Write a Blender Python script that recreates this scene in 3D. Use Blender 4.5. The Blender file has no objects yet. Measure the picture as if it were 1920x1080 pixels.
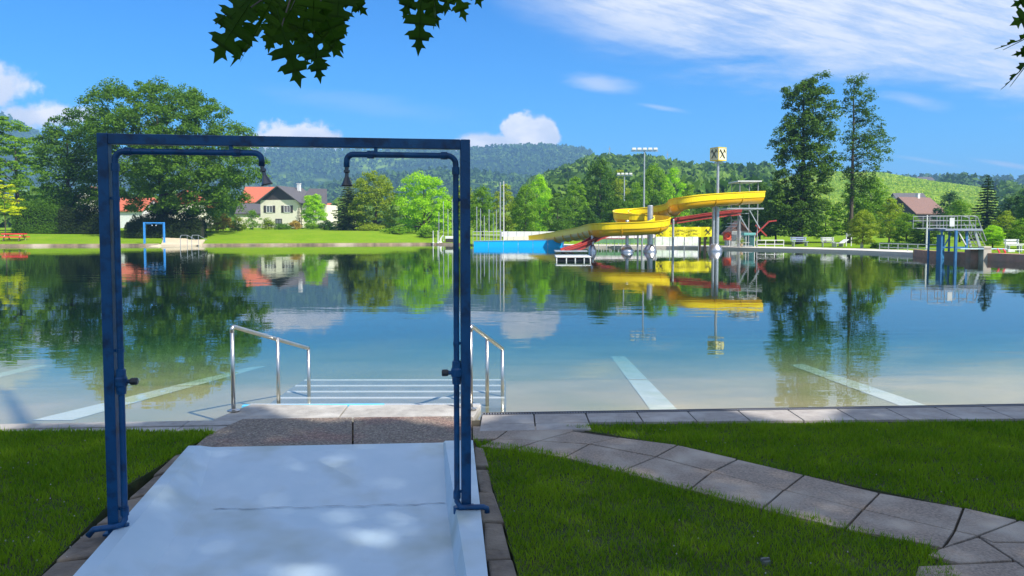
import bpy, math, random
import numpy as np
R = math.radians
rnd = random.Random(7)
rng = np.random.default_rng(11)
scene = bpy.context.scene
col = scene.collection

# ------------------------------------------------------------ camera model
F = 1400.0
CAMZ = 1.78
PITCH = R(3.0)
PROW = 428 + F*math.tan(PITCH)
def ray(px, py):
    xc = (px-960)/F; yc = (PROW-py)/F
    y = math.cos(PITCH)+yc*math.sin(PITCH)
    z = -math.sin(PITCH)+yc*math.cos(PITCH)
    return xc/y, z/y
def A(px, py, Y):
    a, b = ray(px, py)
    return (a*Y, Y, CAMZ+b*Y)
def G(px, py, z=0.0):
    a, b = ray(px, py)
    Y = (z-CAMZ)/b
    return (a*Y, Y, z)
def XW(px, Y): return ray(px, 428)[0]*Y
def ZW(py, Y): return A(960, py, Y)[2]

WZ = -0.06                      # water level
def shore(x): return 7.10+0.068*(x+0.3)     # near edge of the lake

# ------------------------------------------------------------ mesh helpers
class MB:
    def __init__(s): s.v=[]; s.f=[]
    def add(s, vs, fs):
        n=len(s.v); s.v+= [tuple(p) for p in vs]; s.f += [tuple(i+n for i in f) for f in fs]
    def box(s, c, d, rz=0.0):
        hx,hy,hz = d[0]/2,d[1]/2,d[2]/2
        ca,sa = math.cos(rz),math.sin(rz)
        vs=[]
        for x,y,z in [(-hx,-hy,-hz),(hx,-hy,-hz),(hx,hy,-hz),(-hx,hy,-hz),(-hx,-hy,hz),(hx,-hy,hz),(hx,hy,hz),(-hx,hy,hz)]:
            vs.append((c[0]+x*ca-y*sa, c[1]+x*sa+y*ca, c[2]+z))
        s.add(vs,[(0,3,2,1),(4,5,6,7),(0,1,5,4),(1,2,6,5),(2,3,7,6),(3,0,4,7)])
    def bar(s, a, b, w, h=None):     # rectangular bar between two points
        h = h or w
        a=np.array(a,float); b=np.array(b,float); d=b-a; L=np.linalg.norm(d); d/=L
        up=np.array([0,0,1.0]) if abs(d[2])<0.95 else np.array([0,1.0,0])
        x=np.cross(d,up); x/=np.linalg.norm(x); y=np.cross(x,d)
        vs=[]
        for p in (a,b):
            for sx,sy in ((-1,-1),(1,-1),(1,1),(-1,1)):
                vs.append(p+x*sx*w/2+y*sy*h/2)
        s.add(vs,[(0,1,2,3),(7,6,5,4),(0,4,5,1),(1,5,6,2),(2,6,7,3),(3,7,4,0)])
    def tube(s, pts, r, n=10, cap=True):
        pts=[np.array(p,float) for p in pts]
        rs = r if isinstance(r,(list,tuple)) else [r]*len(pts)
        N=len(s.v); prevx=None
        for i,p in enumerate(pts):
            if i==0: d=pts[1]-p
            elif i==len(pts)-1: d=p-pts[i-1]
            else:
                d1=p-pts[i-1]; d2=pts[i+1]-p
                d=d1/max(1e-9,np.linalg.norm(d1))+d2/max(1e-9,np.linalg.norm(d2))
            d=d/max(1e-9,np.linalg.norm(d))
            if prevx is None:
                up=np.array([0,0,1.0]) if abs(d[2])<0.9 else np.array([0,1.0,0])
                x=np.cross(d,up)
            else: x=prevx-d*np.dot(prevx,d)
            x/=np.linalg.norm(x); prevx=x; y=np.cross(d,x)
            for k in range(n):
                t=2*math.pi*k/n
                s.v.append(tuple(p+rs[i]*(math.cos(t)*x+math.sin(t)*y)))
        for i in range(len(pts)-1):
            for k in range(n):
                a=N+i*n+k; b=N+i*n+(k+1)%n
                s.f.append((a,b,b+n,a+n))
        if cap:
            s.f.append(tuple(N+k for k in reversed(range(n))))
            s.f.append(tuple(N+(len(pts)-1)*n+k for k in range(n)))
    def lathe(s, prof, c, n=16, axis=None):   # prof: list of (r,z) about point c; axis default z
        ax=np.array(axis if axis is not None else (0,0,1.0),float); ax/=np.linalg.norm(ax)
        up=np.array([0,0,1.0]) if abs(ax[2])<0.9 else np.array([1.0,0,0])
        x=np.cross(ax,up); x/=np.linalg.norm(x); y=np.cross(ax,x); c=np.array(c,float)
        N=len(s.v)
        for r,z in prof:
            for k in range(n):
                t=2*math.pi*k/n
                s.v.append(tuple(c+ax*z+r*(math.cos(t)*x+math.sin(t)*y)))
        for i in range(len(prof)-1):
            for k in range(n):
                a=N+i*n+k; b=N+i*n+(k+1)%n
                s.f.append((a,b,b+n,a+n))
        s.f.append(tuple(N+k for k in reversed(range(n))))
        s.f.append(tuple(N+(len(prof)-1)*n+k for k in range(n)))
    def prism(s, poly, z0, z1):     # poly: list of (x,y) ccw or cw
        ar=sum(poly[i][0]*poly[(i+1)%len(poly)][1]-poly[(i+1)%len(poly)][0]*poly[i][1] for i in range(len(poly)))
        if ar<0: poly=poly[::-1]
        n=len(poly)
        vs=[(p[0],p[1],z0) for p in poly]+[(p[0],p[1],z1) for p in poly]
        fs=[tuple(range(n-1,-1,-1)),tuple(range(n,2*n))]+[(i,(i+1)%n,(i+1)%n+n,i+n) for i in range(n)]
        s.add(vs,fs)
    def build(s, name, mat, parent=None, smooth=False, origin=None, bevel=0.0, autos=None):
        off = tuple(parent.location) if (parent is not None and origin is None) else (origin or (0,0,0))
        if parent is not None and parent.get('_abs'): off = parent['_abs']
        me=bpy.data.meshes.new(name)
        me.from_pydata([(x-off[0],y-off[1],z-off[2]) for x,y,z in s.v],[],s.f)
        me.materials.append(mat)
        if smooth: me.polygons.foreach_set('use_smooth',[True]*len(me.polygons))
        me.update()
        o=bpy.data.objects.new(name,me); col.objects.link(o)
        if parent is not None: o.parent=parent
        else: o.location=off
        if bevel>0:
            m=o.modifiers.new('bevel','BEVEL'); m.width=bevel; m.segments=2; m.limit_method='ANGLE'
        return o

def npmesh(name, v, f, mat, parent=None, k=3, smooth=False, loc=None):
    """v (n,3) array, f (m,k) int array"""
    me=bpy.data.meshes.new(name)
    me.vertices.add(len(v)); me.vertices.foreach_set('co',np.asarray(v,np.float32).ravel())
    me.loops.add(f.size); me.loops.foreach_set('vertex_index',f.ravel().astype(np.int32))
    me.polygons.add(len(f)); me.polygons.foreach_set('loop_start',(np.arange(len(f))*k).astype(np.int32))
    me.polygons.foreach_set('loop_total',np.full(len(f),k,np.int32))
    if smooth: me.polygons.foreach_set('use_smooth',np.ones(len(f),bool))
    me.materials.append(mat); me.update(calc_edges=True); me.validate()
    o=bpy.data.objects.new(name,me); col.objects.link(o)
    if parent is not None: o.parent=parent
    if loc is not None: o.location=loc
    return o

def tag(o, label=None, cat=None, group=None, kind=None):
    if label: o['label']=label
    if cat: o['category']=cat
    if group: o['group']=group
    if kind: o['kind']=kind
    return o
def thing(name, label, cat, loc=(0,0,0), rz=0.0, group=None):
    o=bpy.data.objects.new(name,None); col.objects.link(o); o.location=loc; o.rotation_euler=(0,0,rz)
    o.empty_display_size=0.2
    return tag(o,label,cat,group)
def dup(root, loc, label, rz=None, scale=None, group=None, mats=None):
    r=root.copy(); col.objects.link(r); r.location=loc; r['label']=label
    if rz is not None: r.rotation_euler=(0,0,rz)
    if scale is not None: r.scale=scale
    if group: r['group']=group
    for ch in list(root.children):
        c=ch.copy(); col.objects.link(c); c.parent=r
        if mats and ch.name.split('.')[0] in mats:
            c.material_slots[0].link='OBJECT'; c.material_slots[0].material=mats[ch.name.split('.')[0]]
        for g in list(ch.children):
            d=g.copy(); col.objects.link(d); d.parent=c
    return r

# ------------------------------------------------------------ materials
def newmat(name):
    m=bpy.data.materials.new(name); m.use_nodes=True
    nt=m.node_tree; nt.nodes.clear()
    return m, nt, nt.nodes, nt.links
def node(nt, t, **kw):
    n=nt.nodes.new(t)
    for k,v in kw.items():
        if k in n.inputs: n.inputs[k].default_value=v
        else: setattr(n,k,v)
    return n
def rgb(c): return (c[0],c[1],c[2],1.0)
def M(name, c1, c2=None, scale=4.0, rough=0.6, metal=0.0, bump=0.0, bscale=None, spec=0.5, detail=5.0, lo=0.35, hi=0.65, c3=None, s3=1.0, stretch=None, coat=0.0):
    m,nt,N,L=newmat(name)
    out=node(nt,'ShaderNodeOutputMaterial'); b=node(nt,'ShaderNodeBsdfPrincipled')
    b.inputs['Roughness'].default_value=rough; b.inputs['Metallic'].default_value=metal
    b.inputs['Specular IOR Level'].default_value=spec
    if coat: b.inputs['Coat Weight'].default_value=coat; b.inputs['Coat Roughness'].default_value=.15
    L.new(b.outputs[0],out.inputs[0])
    tc=node(nt,'ShaderNodeTexCoord'); src=tc.outputs['Object']
    if stretch:
        mp=node(nt,'ShaderNodeMapping'); mp.inputs['Scale'].default_value=stretch; L.new(src,mp.inputs[0]); src=mp.outputs[0]
    c2=c2 or tuple(x*0.8 for x in c1)
    nz=node(nt,'ShaderNodeTexNoise'); nz.inputs['Scale'].default_value=scale; nz.inputs['Detail'].default_value=detail; nz.inputs['Roughness'].default_value=.62
    L.new(src,nz.inputs['Vector'])
    cr=node(nt,'ShaderNodeValToRGB'); cr.color_ramp.elements[0].position=lo; cr.color_ramp.elements[1].position=hi
    cr.color_ramp.elements[0].color=rgb(c1); cr.color_ramp.elements[1].color=rgb(c2)
    L.new(nz.outputs['Fac'],cr.inputs[0]); csrc=cr.outputs[0]
    if c3:
        n3=node(nt,'ShaderNodeTexNoise'); n3.inputs['Scale'].default_value=s3; n3.inputs['Detail'].default_value=3
        L.new(src,n3.inputs['Vector'])
        r3=node(nt,'ShaderNodeMapRange'); r3.inputs[1].default_value=.48; r3.inputs[2].default_value=.68
        L.new(n3.outputs['Fac'],r3.inputs[0])
        mx=node(nt,'ShaderNodeMix',data_type='RGBA'); L.new(r3.outputs[0],mx.inputs[0]); L.new(csrc,mx.inputs[6]); mx.inputs[7].default_value=rgb(c3)
        csrc=mx.outputs[2]
    L.new(csrc,b.inputs['Base Color'])
    if bump:
        bn=node(nt,'ShaderNodeTexNoise'); bn.inputs['Scale'].default_value=bscale or scale*3; bn.inputs['Detail'].default_value=4
        L.new(src,bn.inputs['Vector'])
        bp=node(nt,'ShaderNodeBump'); bp.inputs['Strength'].default_value=min(1,bump); bp.inputs['Distance'].default_value=.01
        L.new(bn.outputs['Fac'],bp.inputs['Height']); L.new(bp.outputs[0],b.inputs['Normal'])
    return m
def leafmat(name, c1, c2, trans=0.35, nscale=0.6, rough=.55, tcol=None, spec=.1):
    m,nt,N,L=newmat(name)
    out=node(nt,'ShaderNodeOutputMaterial'); b=node(nt,'ShaderNodeBsdfPrincipled'); t=node(nt,'ShaderNodeBsdfTranslucent'); mx=node(nt,'ShaderNodeMixShader')
    b.inputs['Roughness'].default_value=rough; b.inputs['Specular IOR Level'].default_value=spec
    geo=node(nt,'ShaderNodeNewGeometry'); tc=node(nt,'ShaderNodeTexCoord'); oi=node(nt,'ShaderNodeObjectInfo')
    nz=node(nt,'ShaderNodeTexNoise'); nz.inputs['Scale'].default_value=nscale; nz.inputs['Detail'].default_value=2
    L.new(tc.outputs['Object'],nz.inputs['Vector'])
    a1=node(nt,'ShaderNodeMath',operation='MULTIPLY_ADD'); L.new(geo.outputs['Random Per Island'],a1.inputs[0]); a1.inputs[1].default_value=.55; L.new(nz.outputs['Fac'],a1.inputs[2])
    a2=node(nt,'ShaderNodeMath',operation='MULTIPLY_ADD'); L.new(oi.outputs['Random'],a2.inputs[0]); a2.inputs[1].default_value=.25; L.new(a1.outputs[0],a2.inputs[2])
    mr=node(nt,'ShaderNodeMapRange'); mr.inputs[1].default_value=.5; mr.inputs[2].default_value=1.25; L.new(a2.outputs[0],mr.inputs[0])
    cm=node(nt,'ShaderNodeMix',data_type='RGBA'); L.new(mr.outputs[0],cm.inputs[0]); cm.inputs[6].default_value=rgb(c1); cm.inputs[7].default_value=rgb(c2)
    L.new(cm.outputs[2],b.inputs['Base Color'])
    tm=node(nt,'ShaderNodeMix',data_type='RGBA',blend_type='MULTIPLY'); tm.inputs[0].default_value=1; L.new(cm.outputs[2],tm.inputs[6]); tm.inputs[7].default_value=rgb(tcol or (1.5,1.7,.6))
    L.new(tm.outputs[2],t.inputs['Color'])
    mx.inputs[0].default_value=trans; L.new(b.outputs[0],mx.inputs[1]); L.new(t.outputs[0],mx.inputs[2]); L.new(mx.outputs[0],out.inputs[0])
    return m
def metal(name, c, rough=.3): return M(name,c,tuple(x*.85 for x in c),scale=8,rough=rough,metal=1.0)

m_blue_dk = M('blue_paint',(0.003,0.055,0.15),(0.004,0.07,0.19),scale=3,rough=.38,spec=.35,c3=(0.006,0.03,0.08),s3=14,bump=.15,bscale=60)
m_blue_lt = M('light_blue_paint',(0.03,0.22,0.62),(0.05,0.30,0.72),rough=.4)
m_steel = metal('stainless_steel',(.62,.60,.56),.28)
m_galv = M('galvanised_steel',(.42,.45,.47),(.55,.57,.58),rough=.45,metal=.7)
m_white = M('white_paint',(.75,.75,.73),(.62,.63,.62),rough=.5)
m_black = M('black_plastic',(.02,.02,.025),(.03,.03,.03),rough=.4)
m_basin = M('pale_blue_grey_basin_paint',(.42,.55,.63),(.50,.61,.68),scale=1.6,rough=.5,bump=.12,bscale=30,c3=(.36,.44,.44),s3=1.7,detail=8)
m_conc = M('concrete',(.37,.35,.315),(.28,.265,.24),scale=9,rough=.85,bump=.5,bscale=60,c3=(.46,.44,.40),s3=3,detail=8)
m_slab = M('paving_slab',(.37,.295,.23),(.19,.152,.118),scale=55,rough=.85,bump=.7,bscale=90,c3=(.42,.36,.29),s3=2.2,detail=6)
m_kerb = M('rough_kerb_stone',(.20,.16,.12),(.11,.09,.07),scale=10,rough=.9,bump=1,bscale=30,c3=(.25,.21,.16),s3=5,detail=8)
m_soil = M('joint_soil',(.03,.026,.018),(.05,.04,.02),rough=.95)
m_bark = M('bark',(.10,.075,.05),(.05,.04,.03),scale=3,rough=.9,stretch=(4,4,.6))
m_barkp = M('pale_bark',(.20,.17,.13),(.10,.085,.065),scale=3,rough=.9,stretch=(4,4,.6))
m_yellow = M('shaded_yellow_fibreglass',(.82,.40,.0),(.86,.46,.0),scale=.6,rough=.3,spec=.5)  # deeper orange: shade of the slide's underside put into the colour
m_red = M('red_fibreglass',(.42,.045,.03),(.34,.035,.03),scale=2,rough=.4)
m_cream = M('cream_render',(.80,.76,.60),(.72,.68,.54),scale=2,rough=.85)
m_rooftile_red = M('red_roof_tiles',(.50,.13,.06),(.40,.10,.05),scale=5,rough=.8)
m_roof_dark = M('dark_roof_tiles',(.075,.07,.075),(.11,.10,.10),scale=4,rough=.6)
m_roof_brown = M('brown_roof_tiles',(.22,.12,.09),(.16,.09,.07),scale=4,rough=.8)
m_timber_dk = M('dark_timber',(.035,.028,.028),(.05,.04,.035),rough=.7,stretch=(1,1,6))
m_glass = M('window_glass',(.10,.12,.14),(.16,.18,.2),rough=.08,spec=.8)
m_teal = M('teal_paint',(.03,.16,.15),(.05,.2,.18),rough=.5)
m_bluewall = M('bright_blue_wall_panels',(.0,.40,.86),(.0,.44,.90),scale=.5,rough=.5)
# ------------------------------------------------------------ camera, sun, sky
cam=bpy.data.cameras.new('camera'); co=bpy.data.objects.new('camera',cam); col.objects.link(co); scene.camera=co
co.location=(0,0,CAMZ); co.rotation_euler=(R(90)-PITCH,0,0)
cam.sensor_width=36; cam.lens=36*F/1920; cam.clip_end=9000; cam.clip_start=.05
cam.shift_y=-(540-PROW)/1920
SUN=np.array([.70,-.62,.98]); SUN/=np.linalg.norm(SUN)
sl=bpy.data.lights.new('sun','SUN'); so=bpy.data.objects.new('sun',sl); col.objects.link(so)
sl.energy=4.4; sl.angle=R(.53); sl.color=(1,.95,.87)
from mathutils import Vector
so.rotation_euler=Vector(-SUN).to_track_quat('-Z','Y').to_euler()
w=bpy.data.worlds.new('World'); scene.world=w; w.use_nodes=True
nt=w.node_tree; nt.nodes.clear(); N=nt.nodes; L=nt.links
out=node(nt,'ShaderNodeOutputWorld'); bg=node(nt,'ShaderNodeBackground'); bg.inputs[1].default_value=.088
sky=node(nt,'ShaderNodeTexSky'); sky.sky_type='NISHITA'; sky.sun_disc=False
sky.sun_elevation=math.asin(SUN[2]); sky.sun_rotation=math.atan2(SUN[0],SUN[1]); sky.altitude=400; sky.air_density=1.0; sky.dust_density=.4; sky.ozone_density=2.0
hs=node(nt,'ShaderNodeHueSaturation'); hs.inputs['Saturation'].default_value=1.32; hs.inputs['Value'].default_value=1.0
L.new(sky.outputs[0],hs.inputs['Color'])
tint=node(nt,'ShaderNodeMix',data_type='RGBA',blend_type='MULTIPLY'); tint.inputs[0].default_value=1; L.new(hs.outputs[0],tint.inputs[6]); tint.inputs[7].default_value=(.21,.82,1.20,1)
def mth(op,a,b=None,c=None,clamp=False):
    n=nt.nodes.new('ShaderNodeMath'); n.operation=op; n.use_clamp=clamp
    for i,v in enumerate((a,b,c)):
        if v is None: continue
        if isinstance(v,(int,float)): n.inputs[i].default_value=v
        else: L.new(v,n.inputs[i])
    return n.outputs[0]
def sstep(v,a,b):
    n=nt.nodes.new('ShaderNodeMapRange'); n.interpolation_type='SMOOTHSTEP'; L.new(v,n.inputs[0]); n.inputs[1].default_value=a; n.inputs[2].default_value=b; return n.outputs[0]
def wnoise(vec,scale,detail=5,rough=.55,sc=None,off=(0,0,0)):
    if sc:
        mp=nt.nodes.new('ShaderNodeMapping'); mp.inputs['Scale'].default_value=sc; mp.inputs['Location'].default_value=off; L.new(vec,mp.inputs[0]); vec=mp.outputs[0]
    n=nt.nodes.new('ShaderNodeTexNoise'); n.inputs['Scale'].default_value=scale; n.inputs['Detail'].default_value=detail; n.inputs['Roughness'].default_value=rough
    L.new(vec,n.inputs['Vector']); return n.outputs['Fac']
tc=node(nt,'ShaderNodeTexCoord'); sp=node(nt,'ShaderNodeSeparateXYZ'); L.new(tc.outputs['Generated'],sp.inputs[0])
yy=mth('MAXIMUM',sp.outputs[1],.12)
U=mth('DIVIDE',sp.outputs[0],yy); V=mth('DIVIDE',sp.outputs[2],yy)       # direction: azimuth / elevation tangents
cmb=node(nt,'ShaderNodeCombineXYZ'); L.new(U,cmb.inputs[0]); L.new(V,cmb.inputs[1]); P2=cmb.outputs[0]
n1=wnoise(P2,9,8,.58); n2=wnoise(P2,26,6,.6)
def cumulus(px,row,rx,ry,amp=1.0,soft=.35,flat=None):
    u0=(px-960)/F; v0=(428-row)/F
    a=mth('DIVIDE',mth('SUBTRACT',U,u0),rx/F); b=mth('DIVIDE',mth('SUBTRACT',V,v0),ry/F)
    d=mth('SQRT',mth('ADD',mth('MULTIPLY',a,a),mth('MULTIPLY',b,b)))
    d=mth('ADD',d,mth('MULTIPLY',mth('SUBTRACT',n1,.56),-2.8*amp))
    d=mth('ADD',d,mth('MULTIPLY',mth('SUBTRACT',n2,.5),-2.4*amp))
    m=sstep(d,1.0,1.0-soft)
    if flat is not None:
        m=mth('MULTIPLY',m,sstep(V,(428-flat)/F-.012,(428-flat)/F+.004))
    return m
cm=cumulus(5,165,85,56,.5,.5)
for a in [(90,222,140,34,.5,.5),(-110,200,120,60,.6,.5),(565,268,100,50,.45,.25),(500,272,80,28,.4,.4),(985,262,64,54,.45,.22),(925,274,80,32,.4,.35),(870,278,60,20,.4,.4),(1012,258,38,46,.3,.22)]:
    cm=mth('MAXIMUM',cm,cumulus(*a))
# cirrus: streaky veil over the upper right, thin wisps below it
st1=wnoise(P2,1.0,10,.62,(5,22,1),(0,0,0)); 
mp=node(nt,'ShaderNodeMapping'); mp.inputs['Rotation'].default_value=(0,0,R(14)); L.new(P2,mp.inputs[0])
st2=wnoise(mp.outputs[0],1.0,10,.7,(7,46,1)); st3=wnoise(P2,3.2,5,.5)
# lower edge of the veil as a line in (U,V)
edge=mth('SUBTRACT',V,mth('ADD',mth('MULTIPLY',mth('SUBTRACT',U,.35),-.085),.205))
edgeL=mth('SUBTRACT',V,mth('ADD',mth('MULTIPLY',mth('SUBTRACT',U,0.0),-.62),.305))
e1=mth('ADD',edge,mth('MULTIPLY',mth('SUBTRACT',st1,.5),.22)); e2=mth('ADD',edgeL,mth('MULTIPLY',mth('SUBTRACT',st3,.5),.16))
veil=mth('MULTIPLY',sstep(e1,-.03,.07),sstep(e2,-.04,.10))
veil=mth('MULTIPLY',veil,mth('ADD',.48,mth('MULTIPLY',sstep(st2,.34,.62),.48)))
fadeT=sstep(V,1.3,.5); veil=mth('MULTIPLY',veil,fadeT)
def wisp(px,row,rx,ry,k):
    u0=(px-960)/F; v0=(428-row)/F
    a=mth('DIVIDE',mth('SUBTRACT',U,u0),rx/F); b=mth('DIVIDE',mth('SUBTRACT',V,mth('ADD',v0,mth('MULTIPLY',mth('SUBTRACT',U,u0),-.16))),ry/F)
    d=mth('SQRT',mth('ADD',mth('MULTIPLY',a,a),mth('MULTIPLY',b,b)))
    d=mth('ADD',d,mth('MULTIPLY',mth('SUBTRACT',st1,.5),-2.2))
    return mth('MULTIPLY',sstep(d,1.1,.1),k)
for a in [(1125,162,90,22,.55),(1230,203,60,6,.4),(1700,190,90,20,.42),(1840,163,60,7,.6),(1740,304,90,6,.4),(1890,311,80,7,.6),(1560,215,60,8,.2),(700,200,220,26,.13)]:
    veil=mth('MAXIMUM',veil,wisp(*a))
# unseen thin overcast added behind and above the viewer to whiten the shade
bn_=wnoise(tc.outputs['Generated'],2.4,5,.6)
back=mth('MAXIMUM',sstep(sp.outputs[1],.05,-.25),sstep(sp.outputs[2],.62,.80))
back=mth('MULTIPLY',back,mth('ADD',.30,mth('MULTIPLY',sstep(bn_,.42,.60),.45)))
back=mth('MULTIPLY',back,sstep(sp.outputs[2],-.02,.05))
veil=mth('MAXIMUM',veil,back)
# colours
shade=sstep(wnoise(P2,14,4,.5,(1,1.6,1),(0,.02,0)),.40,.62)
cc=node(nt,'ShaderNodeMix',data_type='RGBA'); L.new(shade,cc.inputs[0]); cc.inputs[6].default_value=(6.6,6.7,7.0,1); cc.inputs[7].default_value=(9.6,8.9,8.2,1)
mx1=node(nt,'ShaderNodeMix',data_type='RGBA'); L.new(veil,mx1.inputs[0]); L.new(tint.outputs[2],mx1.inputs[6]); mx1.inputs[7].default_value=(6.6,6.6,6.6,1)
mx2=node(nt,'ShaderNodeMix',data_type='RGBA'); L.new(cm,mx2.inputs[0]); L.new(mx1.outputs[2],mx2.inputs[6]); L.new(cc.outputs[2],mx2.inputs[7])
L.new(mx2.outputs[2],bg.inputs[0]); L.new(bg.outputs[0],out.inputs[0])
w.cycles.sampling_method='MANUAL'; w.cycles.sample_map_resolution=1024
scene.view_settings.view_transform='Standard'; scene.view_settings.look='None'; scene.view_settings.exposure=0.92; scene.view_settings.gamma=1
scene.render.engine='CYCLES'
scene.cycles.transparent_max_bounces=24; scene.cycles.max_bounces=6; scene.cycles.glossy_bounces=3; scene.cycles.diffuse_bounces=2; scene.cycles.transmission_bounces=3; scene.cycles.volume_bounces=0
scene.cycles.caustics_reflective=False

# ------------------------------------------------------------ terrain
def interp(tab,x):
    xs=[t[0] for t in tab]; ys=[t[1] for t in tab]
    return np.interp(x,xs,ys)
SH=[(-1400,480),(-600,466),(0,462),(300,461),(375,460.5),(600,459.5),(800,458.5),(870,459),(900,461),(1060,463),(1110,464),(1250,465),(1330,466.5),(1410,468.5),(1500,470.5),(1600,473.5),(1705,478),(1735,482),(1800,486),(1850,488),(1920,491.5),(2100,500),(2600,545),(3400,640)]
def shoreY(px): return (CAMZ-WZ)*F/(interp(SH,px)-428)
LAWN=[(-3000,1.35),(700,1.40),(860,.75),(1000,.32),(3000,.35)]
HB=[(-3000,426),(780,426),(900,405),(1000,372),(1060,350),(1110,332),(1200,332),(1290,345),(1400,350),(1440,345),(1500,330),(1560,326),(1650,328),(1700,336),(1750,344),(1800,350),(1850,356),(1885,370),(1930,388),(2000,396),(2300,380),(3500,380)]
HA=[(-3000,260),(-400,240),(0,226),(25,229),(60,252),(150,292),(300,305),(480,291),(560,287),(640,291),(700,294),(760,287),(850,291),(960,284),(1010,281),(1080,287),(1130,297),(1200,306),(1300,324),(1400,331),(1600,350),(1750,345),(1800,346),(1870,357),(1900,366),(2000,374),(2400,340),(3500,330)]
def ss(x,a,b):
    t=np.clip((x-a)/(b-a),0,1); return t*t*(3-2*t)
def vnoise(x,y,s=0):
    return (np.sin(x*1.0+s)+np.sin(y*1.3+2*s)+np.sin((x+y)*.7+3*s)+np.sin(x*2.3-y*1.9+s)*.6+np.sin(x*4.1+y*3.7)*.35)/4
def terrain(px,Y):
    px=np.asarray(px,float); Y=np.asarray(Y,float); S=shoreY(px)
    d=Y-S
    lw=interp(LAWN,px)
    b0=np.where(px<885,.13,.08); z=b0+(lw-b0)*np.where(px<885,ss(d,.6,13.0),ss(d,5.2,13.0))
    z=z+ss(Y,85,150)*.5*(px<1000)
    B=(428-interp(HB,px))/F*420; Aa=(428-interp(HA,px))/F*1600
    x=(px-960)/F*Y
    hb=B*ss(Y,150,420)
    # lower foothill seen in front of the blue mountain
    F1=(428-interp([(-3000,400),(480,390),(560,375),(640,352),(700,340),(800,330),(880,334),(960,345),(1100,345),(3000,345)],px))/F*900
    hf=F1*ss(Y,480,900)*.98
    ha=Aa*ss(Y,820,1600)
    h=np.maximum(hb,np.maximum(hf,ha))
    h=h+vnoise(x/60,Y/70)*ss(Y,500,1100)*5
    return z+h
us=np.concatenate([np.linspace(-2.4,-.75,40)[:-1],np.linspace(-.75,.75,380),np.linspace(.75,2.4,40)[1:]])
pxs=960+F*us
ts=np.concatenate([[0,0.0,.25,.6,1.5,3,6,9,13,18,26,36,50],np.linspace(60,360,40),np.geomspace(375,1800,60),[2200,3000,4300]])
V=[];nu=len(us);nt_=len(ts)
S=shoreY(pxs)
for j,t in enumerate(ts):
    Y=S+t
    z=terrain(pxs,Y)
    if j==0: z=np.full(nu,-3.0)
    V.append(np.stack([us*Y,Y,z],1))
V=np.concatenate(V)
i,j=np.meshgrid(np.arange(nu-1),np.arange(nt_-1))
a=(j*nu+i).ravel(); Fq=np.stack([a,a+1,a+nu+1,a+nu],1)
m_land,nt,N,L=newmat('meadow_land')
def landmat():
    global nt,L
    out=node(nt,'ShaderNodeOutputMaterial'); b=node(nt,'ShaderNodeBsdfPrincipled'); b.inputs['Roughness'].default_value=.9; b.inputs['Specular IOR Level'].default_value=.0
    L.new(b.outputs[0],out.inputs[0]); tc=node(nt,'ShaderNodeTexCoord')
    a=node(nt,'ShaderNodeTexNoise'); a.inputs['Scale'].default_value=.35; a.inputs['Detail'].default_value=8; a.inputs['Roughness'].default_value=.7; L.new(tc.outputs['Object'],a.inputs['Vector'])
    cr=node(nt,'ShaderNodeValToRGB'); e=cr.color_ramp.elements; e[0].position=.3; e[1].position=.7; e[0].color=(.13,.25,.012,1); e[1].color=(.21,.30,.025,1)
    L.new(a.outputs[0],cr.inputs[0])
    f=node(nt,'ShaderNodeTexNoise'); f.inputs['Scale'].default_value=9; f.inputs['Detail'].default_value=4; L.new(tc.outputs['Object'],f.inputs['Vector'])
    mx=node(nt,'ShaderNodeMix',data_type='RGBA',blend_type='MULTIPLY'); mx.inputs[0].default_value=.6; L.new(cr.outputs[0],mx.inputs[6])
    c2=node(nt,'ShaderNodeValToRGB'); c2.color_ramp.elements[0].color=(.55,.6,.5,1); c2.color_ramp.elements[1].color=(1.2,1.2,1.1,1); c2.color_ramp.elements[0].position=.3; c2.color_ramp.elements[1].position=.65
    L.new(f.outputs[0],c2.inputs[0]); L.new(c2.outputs[0],mx.inputs[7])
    sx=node(nt,'ShaderNodeSeparateXYZ'); L.new(tc.outputs['Object'],sx.inputs[0]); ry=node(nt,'ShaderNodeMapRange'); ry.inputs[1].default_value=470; ry.inputs[2].default_value=560; L.new(sx.outputs[1],ry.inputs[0])
    fz=node(nt,'ShaderNodeTexNoise'); fz.inputs['Scale'].default_value=.006; fz.inputs['Detail'].default_value=3; L.new(tc.outputs['Object'],fz.inputs['Vector']); rz=node(nt,'ShaderNodeMapRange'); rz.inputs[1].default_value=.60; rz.inputs[2].default_value=.52; L.new(fz.outputs[0],rz.inputs[0])
    fm=node(nt,'ShaderNodeMath',operation='MULTIPLY'); L.new(ry.outputs[0],fm.inputs[0]); L.new(rz.outputs[0],fm.inputs[1])
    m2=node(nt,'ShaderNodeMix',data_type='RGBA'); L.new(fm.outputs[0],m2.inputs[0]); L.new(mx.outputs[2],m2.inputs[6]); m2.inputs[7].default_value=(.022,.050,.014,1); L.new(m2.outputs[2],b.inputs['Base Color'])
landmat()
g=npmesh('far_ground',V,Fq,m_land,k=4,smooth=True); tag(g,kind='structure')

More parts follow.
